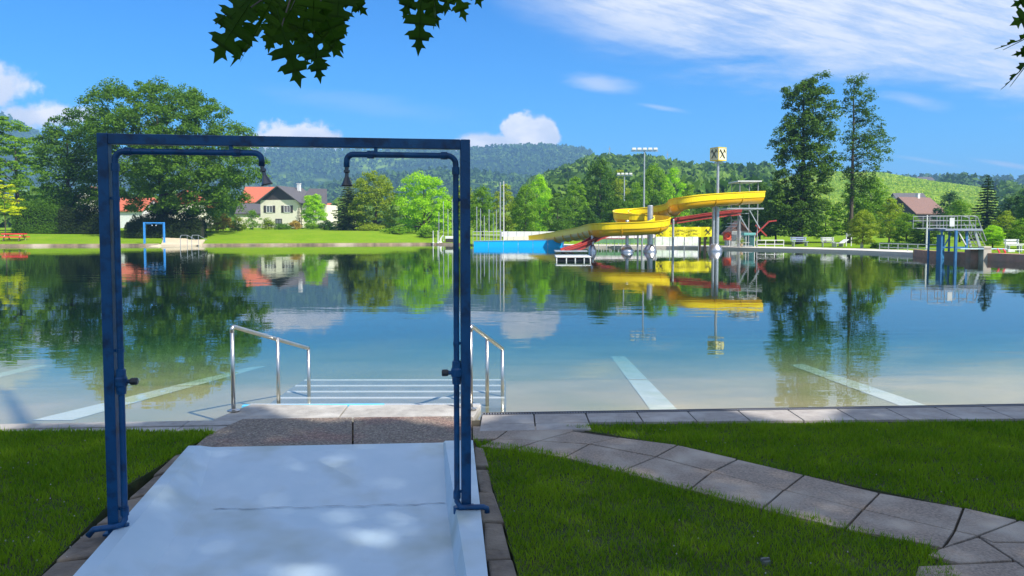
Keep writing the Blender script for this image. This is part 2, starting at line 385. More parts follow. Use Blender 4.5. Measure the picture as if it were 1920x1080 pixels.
# ------------------------------------------------------------ lake bed and water
def bedz(d):      # d = distance from the near shore line
    d=np.asarray(d,float)
    return np.interp(d,[-1,0,1.5,3.0,3.15,8,20,40],[-.13,-.13,-.20,-.30,-.36,-.85,-2.0,-2.6])
xs=np.concatenate([np.linspace(-170,-20,40)[:-1],np.linspace(-20,25,120),np.linspace(25,190,40)[1:]])
ds=np.concatenate([[-.4,0],np.linspace(.2,20,80),[25,30,40,60,95]])
V=[]
for d in ds:
    y=shore(xs)+d
    z=bedz(d)*np.ones_like(xs)
    V.append(np.stack([xs,y,z],1))
V=np.concatenate(V); nx=len(xs)
i,j=np.meshgrid(np.arange(nx-1),np.arange(len(ds)-1)); a=(j*nx+i).ravel(); Fq=np.stack([a,a+1,a+nx+1,a+nx],1)
m_bed=M('sandy_lake_bed',(.62,.49,.30),(.48,.41,.24),scale=.9,rough=.95,c3=(.38,.36,.18),s3=.35,detail=8)
o=npmesh('lake_bed',V,Fq,m_bed,k=4,smooth=True); tag(o,kind='structure')
def bedhit(px,row,lift=.0):
    a,b=ray(px,row); Y=7.0
    for _ in range(4000):
        z=CAMZ+b*Y
        if z<=float(bedz(Y-shore(a*Y)))+lift: break
        Y+=.01
    return (a*Y,Y,float(bedz(Y-shore(a*Y)))+lift)
m_line=M('white_lane_paint',(.88,.88,.82),(.78,.80,.72),scale=6,rough=.8,c3=(.7,.74,.6),s3=2)
def stripe(l0,l1,r0,r1,n=24):
    vs=[];fs=[]
    for k in range(n+1):
        t=k/n
        for p,q in ((l0,l1),(r0,r1)):
            vs.append(bedhit(p[0]+(q[0]-p[0])*t,p[1]+(q[1]-p[1])*t,.006))
    for k in range(n): fs.append((2*k,2*k+1,2*k+3,2*k+2))
    mb=MB(); mb.add(vs,fs); o=mb.build('lane_line',m_line); tag(o,kind='structure'); return o
stripe((60,788),(470,688),(135,788),(500,686))
stripe((-60,712),(70,684),(-60,722),(90,685))
stripe((1225,776),(1145,668),(1278,776),(1172,668))
stripe((1700,765),(1480,684),(1755,766),(1505,682))
# water body
poly=[(-170,float(shore(-170))),(190,float(shore(190))),(190,100),(-170,100)]
mb=MB(); mb.prism(poly,-6.0,WZ)
m_water,nt,N,L=newmat('lake_water')
out=node(nt,'ShaderNodeOutputMaterial'); fr=node(nt,'ShaderNodeFresnel'); fr.inputs[0].default_value=1.42
tr=node(nt,'ShaderNodeBsdfTransparent'); gl=node(nt,'ShaderNodeBsdfGlossy'); gl.inputs['Roughness'].default_value=.0; gl.inputs['Color'].default_value=(.97,1,1,1)
mx=node(nt,'ShaderNodeMixShader'); tc=node(nt,'ShaderNodeTexCoord')
def wn(scale,sc,detail,w_):
    mp=node(nt,'ShaderNodeMapping'); mp.inputs['Scale'].default_value=sc; L.new(tc.outputs['Object'],mp.inputs[0])
    n=node(nt,'ShaderNodeTexNoise'); n.inputs['Scale'].default_value=scale; n.inputs['Detail'].default_value=detail; n.inputs['Roughness'].default_value=.5; L.new(mp.outputs[0],n.inputs['Vector'])
    k=node(nt,'ShaderNodeMath',operation='MULTIPLY'); L.new(n.outputs['Fac'],k.inputs[0]); k.inputs[1].default_value=w_; return k.outputs[0]
h1=wn(1.9,(.6,1.8,1),2,.0066); h2=wn(.42,(.8,1.8,1),2,.020); h3=wn(7,(1,1.3,1),1,.0011)
ad=node(nt,'ShaderNodeMath',operation='ADD'); L.new(h1,ad.inputs[0]); L.new(h2,ad.inputs[1]); ad2=node(nt,'ShaderNodeMath',operation='ADD'); L.new(ad.outputs[0],ad2.inputs[0]); L.new(h3,ad2.inputs[1])
# breeze patches: ripple height varies over the lake
pn=node(nt,'ShaderNodeTexNoise'); pn.inputs['Scale'].default_value=.09; pn.inputs['Detail'].default_value=2; L.new(tc.outputs['Object'],pn.inputs['Vector'])
pr=node(nt,'ShaderNodeMapRange'); pr.inputs[1].default_value=.38; pr.inputs[2].default_value=.66; pr.inputs[3].default_value=.35; pr.inputs[4].default_value=1.9; L.new(pn.outputs['Fac'],pr.inputs[0])
bp=node(nt,'ShaderNodeBump'); bp.inputs['Distance'].default_value=.22; bp.inputs['Strength'].default_value=1.0
mh=node(nt,'ShaderNodeMath',operation='MULTIPLY'); L.new(ad2.outputs[0],mh.inputs[0]); L.new(pr.outputs[0],mh.inputs[1]); L.new(mh.outputs[0],bp.inputs['Height'])
L.new(bp.outputs[0],gl.inputs['Normal']); L.new(bp.outputs[0],fr.inputs['Normal'])
df=node(nt,'ShaderNodeBsdfDiffuse'); df.inputs[0].default_value=(.05,.13,.08,1); mt=node(nt,'ShaderNodeMixShader'); mt.inputs[0].default_value=.07; L.new(tr.outputs[0],mt.inputs[1]); L.new(df.outputs[0],mt.inputs[2])
L.new(fr.outputs[0],mx.inputs[0]); L.new(mt.outputs[0],mx.inputs[1]); L.new(gl.outputs[0],mx.inputs[2]); L.new(mx.outputs[0],out.inputs[0])
va=node(nt,'ShaderNodeVolumeAbsorption'); va.inputs['Color'].default_value=(.28,.62,.52,1); va.inputs['Density'].default_value=.42; L.new(va.outputs[0],out.inputs['Volume'])
o=mb.build('lake_water',m_water); tag(o,kind='structure')

# ------------------------------------------------------------ haze
m_haze,nt,N,L=newmat('pale_air')
out=node(nt,'ShaderNodeOutputMaterial'); pv=node(nt,'ShaderNodeVolumePrincipled'); pv.inputs['Color'].default_value=(.30,.58,1,1); pv.inputs['Density'].default_value=.00048; pv.inputs['Anisotropy'].default_value=.1
L.new(pv.outputs[0],out.inputs['Volume'])
HAZE=True
if HAZE:
    mb=MB(); mb.box((0,1800,118),(9800,8000,260)); o=mb.build('haze',m_haze); tag(o,'pale blue air between the lake and the distant wooded mountain','haze',kind='stuff')
# ------------------------------------------------------------ near ground
m_grassbase=M('lawn_soil_and_thatch',(.030,.055,.010),(.045,.060,.014),scale=20,rough=.95,bump=.5,bscale=60,c3=(.05,.05,.02),s3=4)
n=60; xs=np.linspace(-350,350,n); vs=[];fs=[]
for k,x in enumerate(xs): vs += [(x,float(shore(x))-.24,-.16),(x,-400,-.16),(x,float(shore(x))-.24,-3)]
for k in range(n-1): fs += [(3*k,3*k+1,3*k+4,3*k+3),(3*k+2,3*k,3*k+3,3*k+5)]
mb=MB(); mb.add(vs,fs); tag(mb.build('ground',m_grassbase),kind='structure')

# concrete edging strip along the lake and slabs of the right-hand deck
m_edge=M('edge_concrete',(.36,.34,.31),(.27,.255,.235),scale=12,rough=.85,bump=.5,bscale=80,c3=(.44,.42,.385),s3=2.5,detail=9)
m_deckslab=M('deck_slab',(.36,.325,.29),(.28,.255,.23),scale=12,rough=.85,bump=.5,bscale=80,c3=(.44,.41,.37),s3=2.5,detail=9)
def strip(mb,x0,x1,f0,f1,z0,z1,step=1.0,gap=.012):
    x=x0
    while x<x1-1e-6:
        e=min(x+step,x1)
        a=x+gap/2; b=e-gap/2
        mb.prism([(a,f0(a)),(b,f0(b)),(b,f1(b)),(a,f1(a))],z0,z1); x=e
mb=MB(); strip(mb,-40,-2.52,lambda x:shore(x)-.20,lambda x:shore(x)-.035,-.5,-.012,1.0,.006)
strip(mb,-40,-2.52,lambda x:shore(x)-.42,lambda x:shore(x)-.225,-.3,-.018,1.0,.008)
tag(mb.build('edge_strip',m_edge,bevel=.006),kind='structure')
mb=MB(); strip(mb,-40,-2.52,lambda x:shore(x)-.03,lambda x:shore(x)+.035,-.5,-.035,1.0,.003)
tag(mb.build('overflow_lip',m_conc,bevel=.01),kind='structure')
def band(a,b): return lambda x: shore(x)-a-(b-a)*min(1,max(0,(x-.7)/5.0))
mb=MB(); strip(mb,-.29,30,lambda x:shore(x)-.055-(.33+.035*max(0,x-.7)),lambda x:shore(x)-.055,-.2,0.0,.5,.012)
strip(mb,-.29,.71,lambda x:shore(x)-.62,lambda x:shore(x)-.055-.33-.012,-.2,0.0,.5,.012)

tag(mb.build('pool_deck',m_deckslab,bevel=.004),kind='structure')
mb=MB(); mb.prism([(-.3,shore(-.3)-.7),(30,shore(30)-.7),(30,shore(30)-.02),(-.3,shore(-.3)-.02)],-.3,-.024); tag(mb.build('deck_bed',m_soil),kind='structure')
# drain grating
dg=thing('drain_grating','thin dark slotted grating running along the lake edge right of the steps','grating',(0.0,shore(0),0))
mb=MB(); x=-.28
while x<22: mb.box((x,shore(x)-.022,-.004),(.013,.055,.012),math.atan(.068)); x+=.026
mb.build('grating_slats',M('grey_plastic_grate',(.20,.21,.24),(.14,.15,.17),rough=.6),dg)
mb=MB(); mb.bar((-.29,shore(-.29)+.012,-.006),(22,shore(22)+.012,-.006),.014,.022); mb.bar((-.29,shore(-.29)-.053,-.008),(22,shore(22)-.053,-.008),.006,.022)
mb.bar((-.29,shore(-.29)-.022,-.03),(22,shore(22)-.022,-.03),.06,.012)
mb.build('grating_frame',m_black,dg)

# exposed aggregate slab behind the basin and landing
m_agg,nt,N,L=newmat('exposed_aggregate')
out=node(nt,'ShaderNodeOutputMaterial'); b=node(nt,'ShaderNodeBsdfPrincipled'); b.inputs['Roughness'].default_value=.8; L.new(b.outputs[0],out.inputs[0])
tc=node(nt,'ShaderNodeTexCoord'); vo=node(nt,'ShaderNodeTexVoronoi'); vo.inputs['Scale'].default_value=62; L.new(tc.outputs['Object'],vo.inputs['Vector'])
sh=node(nt,'ShaderNodeSeparateColor'); L.new(vo.outputs['Color'],sh.inputs[0])
cr=node(nt,'ShaderNodeValToRGB'); cr.color_ramp.elements[0].color=(.15,.12,.095,1); cr.color_ramp.elements[1].color=(.50,.43,.33,1)
for p,c in ((.3,(.30,.25,.19,1)),(.6,(.36,.31,.25,1)),(.8,(.23,.165,.14,1))):
    e=cr.color_ramp.elements.new(p); e.color=c
L.new(sh.outputs[0],cr.inputs[0])
md=node(nt,'ShaderNodeMapRange'); md.inputs[1].default_value=.0; md.inputs[2].default_value=.55; md.inputs[3].default_value=1.1; md.inputs[4].default_value=.55; L.new(vo.outputs['Distance'],md.inputs[0])
pn=node(nt,'ShaderNodeTexNoise'); pn.inputs['Scale'].default_value=1.4; L.new(tc.outputs['Object'],pn.inputs['Vector'])
pr=node(nt,'ShaderNodeMapRange'); pr.inputs[1].default_value=.5; pr.inputs[2].default_value=.62; L.new(pn.outputs['Fac'],pr.inputs[0])
pm=node(nt,'ShaderNodeMix',data_type='RGBA',blend_type='MULTIPLY'); L.new(pr.outputs[0],pm.inputs[0]); L.new(cr.outputs[0],pm.inputs[6]); pm.inputs[7].default_value=(1.15,.9,.88,1)
mm=node(nt,'ShaderNodeMix',data_type='RGBA',blend_type='MULTIPLY'); mm.inputs[0].default_value=1; L.new(pm.outputs[2],mm.inputs[6]); L.new(md.outputs[0],mm.inputs[7]); L.new(mm.outputs[2],b.inputs['Base Color'])
bp=node(nt,'ShaderNodeBump'); bp.inputs['Distance'].default_value=.006; bp.invert=True; L.new(vo.outputs['Distance'],bp.inputs['Height']); L.new(bp.outputs[0],b.inputs['Normal'])
def gp(px,row,z=0): p=G(px,row,z); return (p[0],p[1])
mb=MB()
mb.prism([gp(355,846),gp(392,815),gp(455,786),gp(660,783),gp(660,840)],-.15,.004)
mb.prism([gp(663,840),gp(663,783),gp(850,781),gp(884,781),gp(884,834)],-.15,.004)
tag(mb.build('aggregate_slab',m_agg,bevel=.004),kind='structure')
mb=MB()
mb.prism([gp(392,788),gp(470,761.5,-.03),gp(652,763,-.03),gp(633,781.5)],-.5,-.008)
mb.prism([gp(636,781.5),gp(655,763,-.03),gp(902,762,-.03),gp(888,779.5)],-.5,-.008)
tag(mb.build('landing',m_conc,bevel=.008),kind='structure')

# paved path: two rows of slabs with joints
def shrink(poly,g):
    c=np.mean(np.array(poly),0); out=[]
    n=len(poly)
    pts=[np.array(p) for p in poly]
    for i in range(n):
        p=pts[i]; d1=pts[i-1]-p; d2=pts[(i+1)%n]-p
        d1/=np.linalg.norm(d1); d2/=np.linalg.norm(d2)
        s=abs(d1[0]*d2[1]-d1[1]*d2[0])
        out.append(tuple(p+(d1+d2)*g/max(s,.35)))
    return out
up=[(1075,808),(1160,820),(1271,834),(1383,860),(1508,889),(1649,923),(1807,951),(1910,975)]
mid=[(1010,826),(1105,832),(1230,856),(1335,884),(1470,918),(1618,954),(1790,994),(1834,1004)]

lo_hidden=[(965,842),(1058,857),(1162,884),(1292,918),(1428,954),(1584,991),(1768,1026)]
mb=MB()
def slab(pts,z=0.0,g=.007): mb.prism(shrink([gp(*p) for p in pts],g),-.08,z)
for k in range(6):
    slab([up[k],up[k+1],mid[k+1],mid[k]],rnd.uniform(-.004,.004))
    slab([mid[k],mid[k+1],lo_hidden[k+1],lo_hidden[k]],rnd.uniform(-.002,.002))
slab([up[6],up[7],mid[7],mid[6]]); slab([mid[6],mid[7],(1762,1028),(1779,1021)][::1])
slab([(1834,1004),(1910,975),(2100,1010),(2100,1016),(1862,1016)]); slab([(1834,1004),(1862,1018),(1920,1018),(2100,1020),(2100,1140),(1920,1062)])
slab([(1834,1004),(1920,1062),(1905,1050),(1805,1056),(1740,1036),(1762,1028)] if False else [(1834,1006),(1902,1050),(1800,1056),(1735,1040),(1762,1029)])
slab([(1805,1058),(1905,1052),(1990,1110),(1990,1250),(1750,1250),(1700,1120),(1720,1060)])
slab([up[7],(2100,1010),(2300,1010),(2300,940),(1990,985)] if False else [(1912,976),(2100,1006),(2300,1030),(2300,1060),(2100,1040)])
tag(mb.build('paved_path',m_slab,bevel=.005),kind='structure')
# apron of paving between the basin and the path
mb=MB()
q=[[(886,799),(960,800),(930,822),(886,822)],[(962,800),(1070,797),(1075,808),(1010,826),(932,822)],[(932,822),(1010,826),(960,842),(900,836)]]
for p in q: mb.prism(shrink([gp(*x) for x in p],.003),-.09,-.001)
tag(mb.build('paved_apron',m_slab,bevel=.004),kind='structure')
mb=MB(); mb.prism([gp(884,784),gp(1100,784),gp(1920,970),gp(2300,1010),gp(2300,1250),gp(1700,1250),gp(1700,1065),gp(1200,935),gp(884,850)],-.3,-.022); tag(mb.build('joint_sand',m_soil),kind='structure')

# kerb stones beside the basin
mb=MB()
def kerb(a0,a1,b0,b1,n,seed):
    r=random.Random(seed)
    for k in range(n):
        t0=k/n+.004; t1=(k+1)/n-.004
        P=lambda p,q,t: (p[0]+(q[0]-p[0])*t+r.uniform(-.012,.012),p[1]+(q[1]-p[1])*t+r.uniform(-.006,.006))
        q=[P(a0,a1,t0),P(b0,b1,t0),P(b0,b1,t1),P(a0,a1,t1)]
        zt=r.uniform(-.008,.01); m0=len(mb.v); mb.prism(q,-.12,zt)
        for i in range(m0,len(mb.v)):
            x,y,z=mb.v[i]; mb.v[i]=(x,y,z+(r.uniform(-.008,.008) if z>-.05 else 0))
L0a=gp(330,853); L0b=gp(70,1082); L1a=gp(378,840); L1b=gp(150,1078)
ext=lambda a,b,t: (a[0]+(b[0]-a[0])*t,a[1]+(b[1]-a[1])*t)
kerb(L0a,ext(L0a,L0b,1.6),ext(L1a,L1b,-.02),ext(L1a,L1b,1.6),7,3)
R0a=gp(889,838); R0b=gp(916,1080); R1a=gp(905,840); R1b=gp(970,1080)
kerb(ext(R0a,R0b,0),ext(R0a,R0b,1.6),R1a,ext(R1a,R1b,1.6),7,5)
o=mb.build('kerb_stones',m_kerb,bevel=.012); tag(o,kind='structure')

# ------------------------------------------------------------ foot basin
fb=thing('foot_basin','pale blue grey painted concrete foot basin under the blue shower frame in the foreground','foot basin',(-1.3,4.5,0))
def lineG(p0,p1,z,Ys):
    a=np.array(G(p0[0],p0[1],z)); b=np.array(G(p1[0],p1[1],z)); d=(b-a)/(b[1]-a[1]); return [tuple(a+d*(y-a[1])) for y in Ys]
def YS(f): return [f*k for k in ()]
# stations along the basin (fraction 0 = far edge, 1 = towards the camera)
def sta(p0,p1,z0,z1=None,back=None):
    a=np.array(G(p0[0],p0[1],z0)); b=np.array(G(p1[0],p1[1],z0 if z1 is None else z1))
    return a,b
rimz=.055; fl=-.095
secs=[]
oL=sta((344,850),(140,1080),rimz); iL=sta((366,852),(240,1010),rimz-.01); fL=sta((378,846),(325,958),.0,fl)
fRp=sta((845,852),(858,960),-.02,fl); iR=sta((834,834),(871,1080),rimz); oR=sta((886,834),(912,1080),rimz)
def at(line,Y,z):
    a,b=line; t=(Y-a[1])/(b[1]-a[1]); p=a+(b-a)*t; return (p[0],Y,z)
rows=[]
Ys=[5.93,5.86,5.60,5.22,4.95,4.6,4.2,3.7,3.2,2.6,2.0]
for Y in Ys:
    k=min(1,max(0,(5.93-Y)/.98)); zf=.03+(fl-.03)*k if Y<5.9 else .04
    o_l=at(oL,Y,rimz); i_l=at(oL,Y,rimz); i_l=(o_l[0]+.085,Y,rimz); s_l=(o_l[0]+.085+.10+.10*k,Y,max(zf,rimz-.09-.04*k)); f_l=(o_l[0]+.085+.14+.20*k,Y,zf)
    i_r=at(iR,Y,rimz); f_r=(i_r[0]-.015-.02*k,Y,zf); o_r=at(oR,Y,rimz)
    sl=.20*0
    rows.append([(o_l[0],Y,-.15),o_l,i_l,s_l,f_l,((f_l[0]*2+f_r[0])/3,Y,zf-.004*k),((f_l[0]+2*f_r[0])/3,Y,zf-.004*k),f_r,i_r,o_r,(o_r[0],Y,-.15)])
nr=len(rows[0]); vs=[p for r_ in rows for p in r_]; 
# follow the far edge's slight skew
vs=[(x,y+.07*(x+1.4),z) for x,y,z in vs]
fs=[(a*nr+b,a*nr+b+1,(a+1)*nr+b+1,(a+1)*nr+b) for a in range(len(rows)-1) for b in range(nr-1)]
n0=len(vs); vs+=[(x,y,-.15) for x,y,z in vs[:nr]]; fs+=[(n0+b,n0+b+1,b+1,b) for b in range(nr-1)]
mb=MB(); mb.add(vs,fs); o=mb.build('basin_tray',m_basin,fb)
mc=MB(); ya=4.93
lx_=at(oL,ya,0)[0]+.085+.32; rx_=at(iR,ya,0)[0]-.05; n_=40; vs=[]; fs=[]
for k in range(n_+1):
    x=lx_+(rx_-lx_)*k/n_; y=ya+.07*(x+1.4)+.012*math.sin(k*.7)+.008*math.sin(k*2.1); w_=.0035+.0015*math.sin(k*1.3)
    vs+=[(x,y-w_,fl+.0045),(x,y+w_,fl+.0045)]
for k in range(n_): fs.append((2*k,2*k+2,2*k+3,2*k+1))
mc.add(vs,fs); mc.build('seam',M('dark_seam',(.22,.26,.30),(.30,.34,.38)),fb)
sm=o.modifiers.new('bevel','BEVEL'); sm.width=.014; sm.segments=3; sm.limit_method='ANGLE'; sm.angle_limit=R(22)

# ------------------------------------------------------------ shower frame (near)
pl=np.array(G(216,1003,0.0)); pr=np.array(G(874,967,0.0)); dv=(pr-pl)[:2]; Wf=float(np.linalg.norm(dv)); ang=math.atan2(dv[1],dv[0])
sf=thing('shower_frame','tall dark blue metal shower frame standing over the pale foot basin in the foreground','shower frame',(pl[0],pl[1],0),ang)
sf['_abs']=(0,0,0)
Hf=2.315; pw=.059
mb=MB(); mb.box((0,0,Hf/2),(pw,pw,Hf)); mb.build('post',m_blue_dk,sf,bevel=.004)
mb=MB(); mb.box((Wf,0,Hf/2-.001),(pw,pw,Hf-.002)); mb.build('post',m_blue_dk,sf,bevel=.004)
mb=MB(); mb.box((Wf/2,0,Hf-pw/2-.002),(Wf-pw-.001,pw-.004,pw)); mb.build('crossbeam',m_blue_dk,sf,bevel=.004)
def arc(c,r,a0,a1,n=5): return [(c[0]+r*math.cos(R(a0+(a1-a0)*k/n)),c[1],c[2]+r*math.sin(R(a0+(a1-a0)*k/n))) for k in range(n+1)]
def riser(side):
    s=1 if side=='L' else -1; x0=0 if s==1 else Wf
    xo=.060 if s==1 else .057; xr=x0+s*xo; zt=Hf-.100; r=.0175
    xe = .86 if s==1 else Wf-.70
    mb=MB(); yp=-.012
    pts=[]
    foot=-.05; 
    if s==1: pts=[(x0-.115,yp-.07,.035),(x0-.085,yp-.065,.068),(x0+.02,yp-.045,.071),(xr-.01,yp-.02,.072),(xr,yp,.095)]
    else: pts=[(x0+.125,yp-.045,.035),(x0+.122,yp-.045,.062),(x0+.10,yp-.045,.072),(xr+.02,yp-.03,.072),(xr,yp,.10)]
    pts+= [(xr,yp,.3),(xr,yp,1.2),(xr,yp,zt-.05)]
    a=arc((xr+s*.05,yp,zt-.05),.05,180 if s==1 else 0,90); pts+=a[1:]
    pts+=[(xe-s*.04,yp,zt)]; a=arc((xe-s*.04,yp,zt-.04),.04,90,0 if s==1 else 180); pts+=a[1:]+[(xe,yp,zt-.075)]
    mb.tube(pts,r,12); o=mb.build('water_pipe',m_blue_dk,sf,smooth=True)
    # sleeves and clamps
    for z in (.045,.14,zt-.09): mb=MB(); mb.lathe([(.023,-.022),(.023,.022)],(xr,yp,z),12); mb.build('pipe_sleeve',m_blue_dk,sf)
    for xx in (x0+s*(xo+.07),xe-s*.14): mb=MB(); mb.lathe([(.023,-.02),(.023,.02)],(xx,yp,zt),12,(1,0,0)); mb.build('pipe_sleeve',m_blue_dk,sf)
    for z in (.16,1.08,1.95):
        mb=MB(); mb.box((x0+s*(pw/2+(xo-pw/2)/2),yp,z),(xo-pw/2+.004,.012,.016)); mb.lathe([(.021,-.01),(.021,.01)],(xr,yp,z+.0),10); mb.build('pipe_clamp',m_blue_dk,sf)
    mb=MB(); mb.box(((xe-s*.17),yp,zt+.028),(.02,.02,.03)); mb.build('pipe_hanger',m_blue_dk,sf)
    # valve with push button
    zv=.90
    mb=MB(); mb.lathe([(.018,-.075),(.026,-.07),(.028,-.03),(.034,-.02),(.034,.02),(.028,.03),(.026,.07),(.018,.075)],(xr,yp,zv),14)
    mb.lathe([(.02,0),(.02,.03),(.013,.034),(.013,.055)],(xr,yp,zv),12,(s,0,0)); v=mb.build('valve',m_blue_dk,sf,smooth=False)
    mb=MB(); mb.lathe([(.018,.05),(.021,.055),(.021,.085),(.017,.09)],(xr,yp,zv),14,(s,0,0)); o=mb.build('push_button',m_black,v,origin=(0,0,0))
    # shower head
    tilt=(.25,0,-1) if s==1 else (0,0,-1)
    mb=MB(); mb.lathe([(.012,-.01),(.012,.02),(.018,.022),(.018,.035),(.011,.04),(.012,.06),(.030,.105),(.034,.112),(.032,.118)],(xe,yp,zt-.07),18,tilt)
    mb.build('shower_head',M('dark_chrome',(.16,.17,.18),(.1,.1,.11),rough=.3,metal=.9) if s==1 else metal('aged_chrome',(.10,.10,.10),.35),sf,smooth=False)
riser('L'); riser('R')
mb=MB(); mb.box((0,0,.02),(.10,.10,.012)); mb.build('base_plate',m_blue_dk,sf); mb=MB(); mb.box((Wf,0,.052),(.10,.10,.01)); mb.build('base_plate',m_blue_dk,sf)

# ------------------------------------------------------------ handrails and steps
def handrail(name,pts,label,plate):
    # pts: (x,y,ztop,zbase)
    h=thing(name,label,'handrail',(pts[0][0],pts[0][1],0),group='steel handrails of the lake steps')
    mb=MB(); P=[np.array(p[:3]) for p in pts]
    d=(P[-1]-P[0])/np.linalg.norm(P[-1]-P[0]); r=.021
    a=P[0]; path=[a+np.array([0,0,-.06]),a+np.array([0,0,-.025]),a+d*.012+np.array([0,0,-.008]),a+d*.03]
    e=P[-1]; path+=[e-d*.02,e]
    mb.tube(path,r,12); mb.build('top_rail',m_steel,h,smooth=True)
    for k,p in enumerate(pts):
        mb=MB(); mb.tube([(p[0],p[1],p[3]),(p[0],p[1],p[2]-(.05 if k==0 else .0))],.0195,12)
        o=mb.build('rail_post',m_steel,h,smooth=True)
        if k==0 and plate: mb=MB(); mb.lathe([(.06,-.002),(.062,.006),(.03,.014),(.022,.02)],(p[0],p[1],p[3]),18); mb.build('base_flange',m_steel,h)
    return h
a=G(438,770,0)
handrail('handrail',[(a[0],a[1],.83,.0),(-2.48,7.85,.625,-.2),(-2.335,8.5,.405,-.35)],'brushed steel handrail with three posts on the left side of the lake steps',True)
handrail('handrail',[(-.405,7.28,.83,.0),(-.265,7.9,.61,-.2),(-.11,8.5,.40,-.35)],'brushed steel handrail right of the lake steps, partly behind the blue frame post',True)
st=thing('lake_steps','submerged grey steps with white nosings leading into the lake between two handrails','steps',(-1.4,8,-.1))
m_nose=M('white_step_nosing',(.90,.90,.87),(.84,.86,.84),rough=.6); m_bluenose=M('light_blue_step_edge',(.10,.50,.80),(.15,.58,.85),rough=.5)
m_step=M('submerged_concrete',(.36,.35,.29),(.27,.28,.23),scale=5,rough=.8)
zs=[-.075,-.11,-.145,-.18,-.215,-.25]; rws=[757,744.5,733,722,711.5]; lx=[470,524,540,555,572]; rx=[900,946,946,946,946]
prev=None
for k in range(5):
    a=G(lx[k],rws[k],zs[k]); b=G(rx[k],rws[k]-.5,zs[k])
    y1=b[1]
    mb=MB(); y0=7.6 if prev is None else prev
    mb.prism([(a[0]-.02,y0+.002),(b[0]+.02,y0+.002),(b[0]+.02,b[1]),(a[0]-.02,a[1])],-.9+.01*k,zs[k]-.008); mb.build('tread',m_step,st)
    mb=MB(); wd=.05
    mb.prism([(a[0],a[1]-wd),(b[0],b[1]-wd),(b[0],b[1]+.004),(a[0],a[1]+.004)],zs[k]-.05,zs[k]); mb.build('nosing',m_nose,st)
    prev=min(a[1],b[1])
a=G(455,761.5,-.045); b=G(720,759.5,-.045)
mb=MB(); mb.prism([(a[0],a[1]-.03),(b[0],b[1]-.03),(b[0],b[1]+.03),(a[0],a[1]+.03)],-.25,-.035); mb.build('blue_edge',m_bluenose,st)

# ------------------------------------------------------------ lawn blades
def inpoly(P,poly):
    x,y=P[:,0],P[:,1]; c=np.zeros(len(P),bool); n=len(poly)
    for i in range(n):
        x1,y1=poly[i]; x2,y2=poly[(i+1)%n]
        cond=((y1>y)!=(y2>y)); xi=(x2-x1)*(y-y1)/((y2-y1) if y2!=y1 else 1e-9)+x1
        c^=cond&(x<xi)
    return c
def lawnsoil(poly):
    mb=MB(); mb.prism([tuple(p) for p in poly],-.25,-.016); tag(mb.build('lawn_soil',m_grassbase),kind='structure')
lawnsoil([gp(-2500,800),gp(404,806),gp(365,830),gp(332,852),gp(240,905),gp(70,1080),gp(-60,1300),gp(-2500,1300)])
lawnsoil([gp(1055,798),gp(1920,789),gp(4000,770),gp(4000,1150),gp(1925,975),gp(1700,927),gp(1500,887),gp(1290,838),gp(1150,813)])
lawnsoil([gp(888,823),gp(960,834),gp(1062,853),gp(1168,880),gp(1299,913),gp(1436,949),gp(1594,985),gp(1740,1022),gp(1800,1078),gp(2000,1500),gp(1100,1500),gp(974,1080),gp(940,960),gp(905,850)])
mg1=leafmat('lawn_grass',(.075,.175,.008),(.22,.33,.020),trans=.45,nscale=1.6,rough=.5,tcol=(1.4,1.5,.5))
def lawn(name,poly,dens,label):
    poly=[tuple(p) for p in poly]; a=np.array(poly); lo_=a.min(0); hi_=a.max(0)
    n=int((hi_-lo_).prod()*dens); P=rng.uniform(lo_,hi_,(n,2)); P=P[inpoly(P,poly)]
    n=len(P); d=np.hypot(P[:,0],P[:,1])
    hh=rng.uniform(.018,.042,n)*(1+.5*vnoise(P[:,0]*9,P[:,1]*11))*rng.uniform(.6,1.5,n); wd=rng.uniform(.0022,.0042,n)*(1+.12*np.maximum(0,d-4))
    th=rng.uniform(0,2*np.pi,n); ln=rng.uniform(.1,.9,n)*hh; ph=rng.uniform(0,2*np.pi,n)
    cx,sx=np.cos(th)*wd,np.sin(th)*wd
    v0=np.stack([P[:,0]-cx,P[:,1]-sx,np.full(n,-.014)],1); v1=np.stack([P[:,0]+cx,P[:,1]+sx,np.full(n,-.014)],1)
    v2=np.stack([P[:,0]+np.cos(ph)*ln,P[:,1]+np.sin(ph)*ln,-.014+hh],1)
    V=np.stack([v0,v1,v2],1).reshape(-1,3); Fc=np.arange(3*n).reshape(-1,3)
    o=npmesh(name,V,Fc,mg1); tag(o,label,'grass',kind='stuff'); return o
lawn('grass',[gp(-150,804.5),gp(398,805.5),gp(404,813),gp(365,830),gp(332,852),gp(240,905),gp(70,1080),gp(-60,1200),gp(-420,1200)],7500,'short green lawn left of the foot basin')
lawn('grass',[gp(1055,798),gp(1300,793.5),gp(1600,792),gp(1920,789),gp(2150,786),gp(2300,1010),gp(1925,975),gp(1700,927),gp(1500,887),gp(1290,838),gp(1150,813)],7500,'wedge of green lawn between the lake edge and the paved path')
lawn('grass',[gp(888,823),gp(960,834),gp(1062,853),gp(1168,880),gp(1299,913),gp(1436,949),gp(1594,985),gp(1740,1022),gp(1800,1078),gp(1840,1200),gp(1010,1200),gp(974,1080),gp(940,960),gp(905,850)],7500,'lawn in the bottom right corner below the paved path')
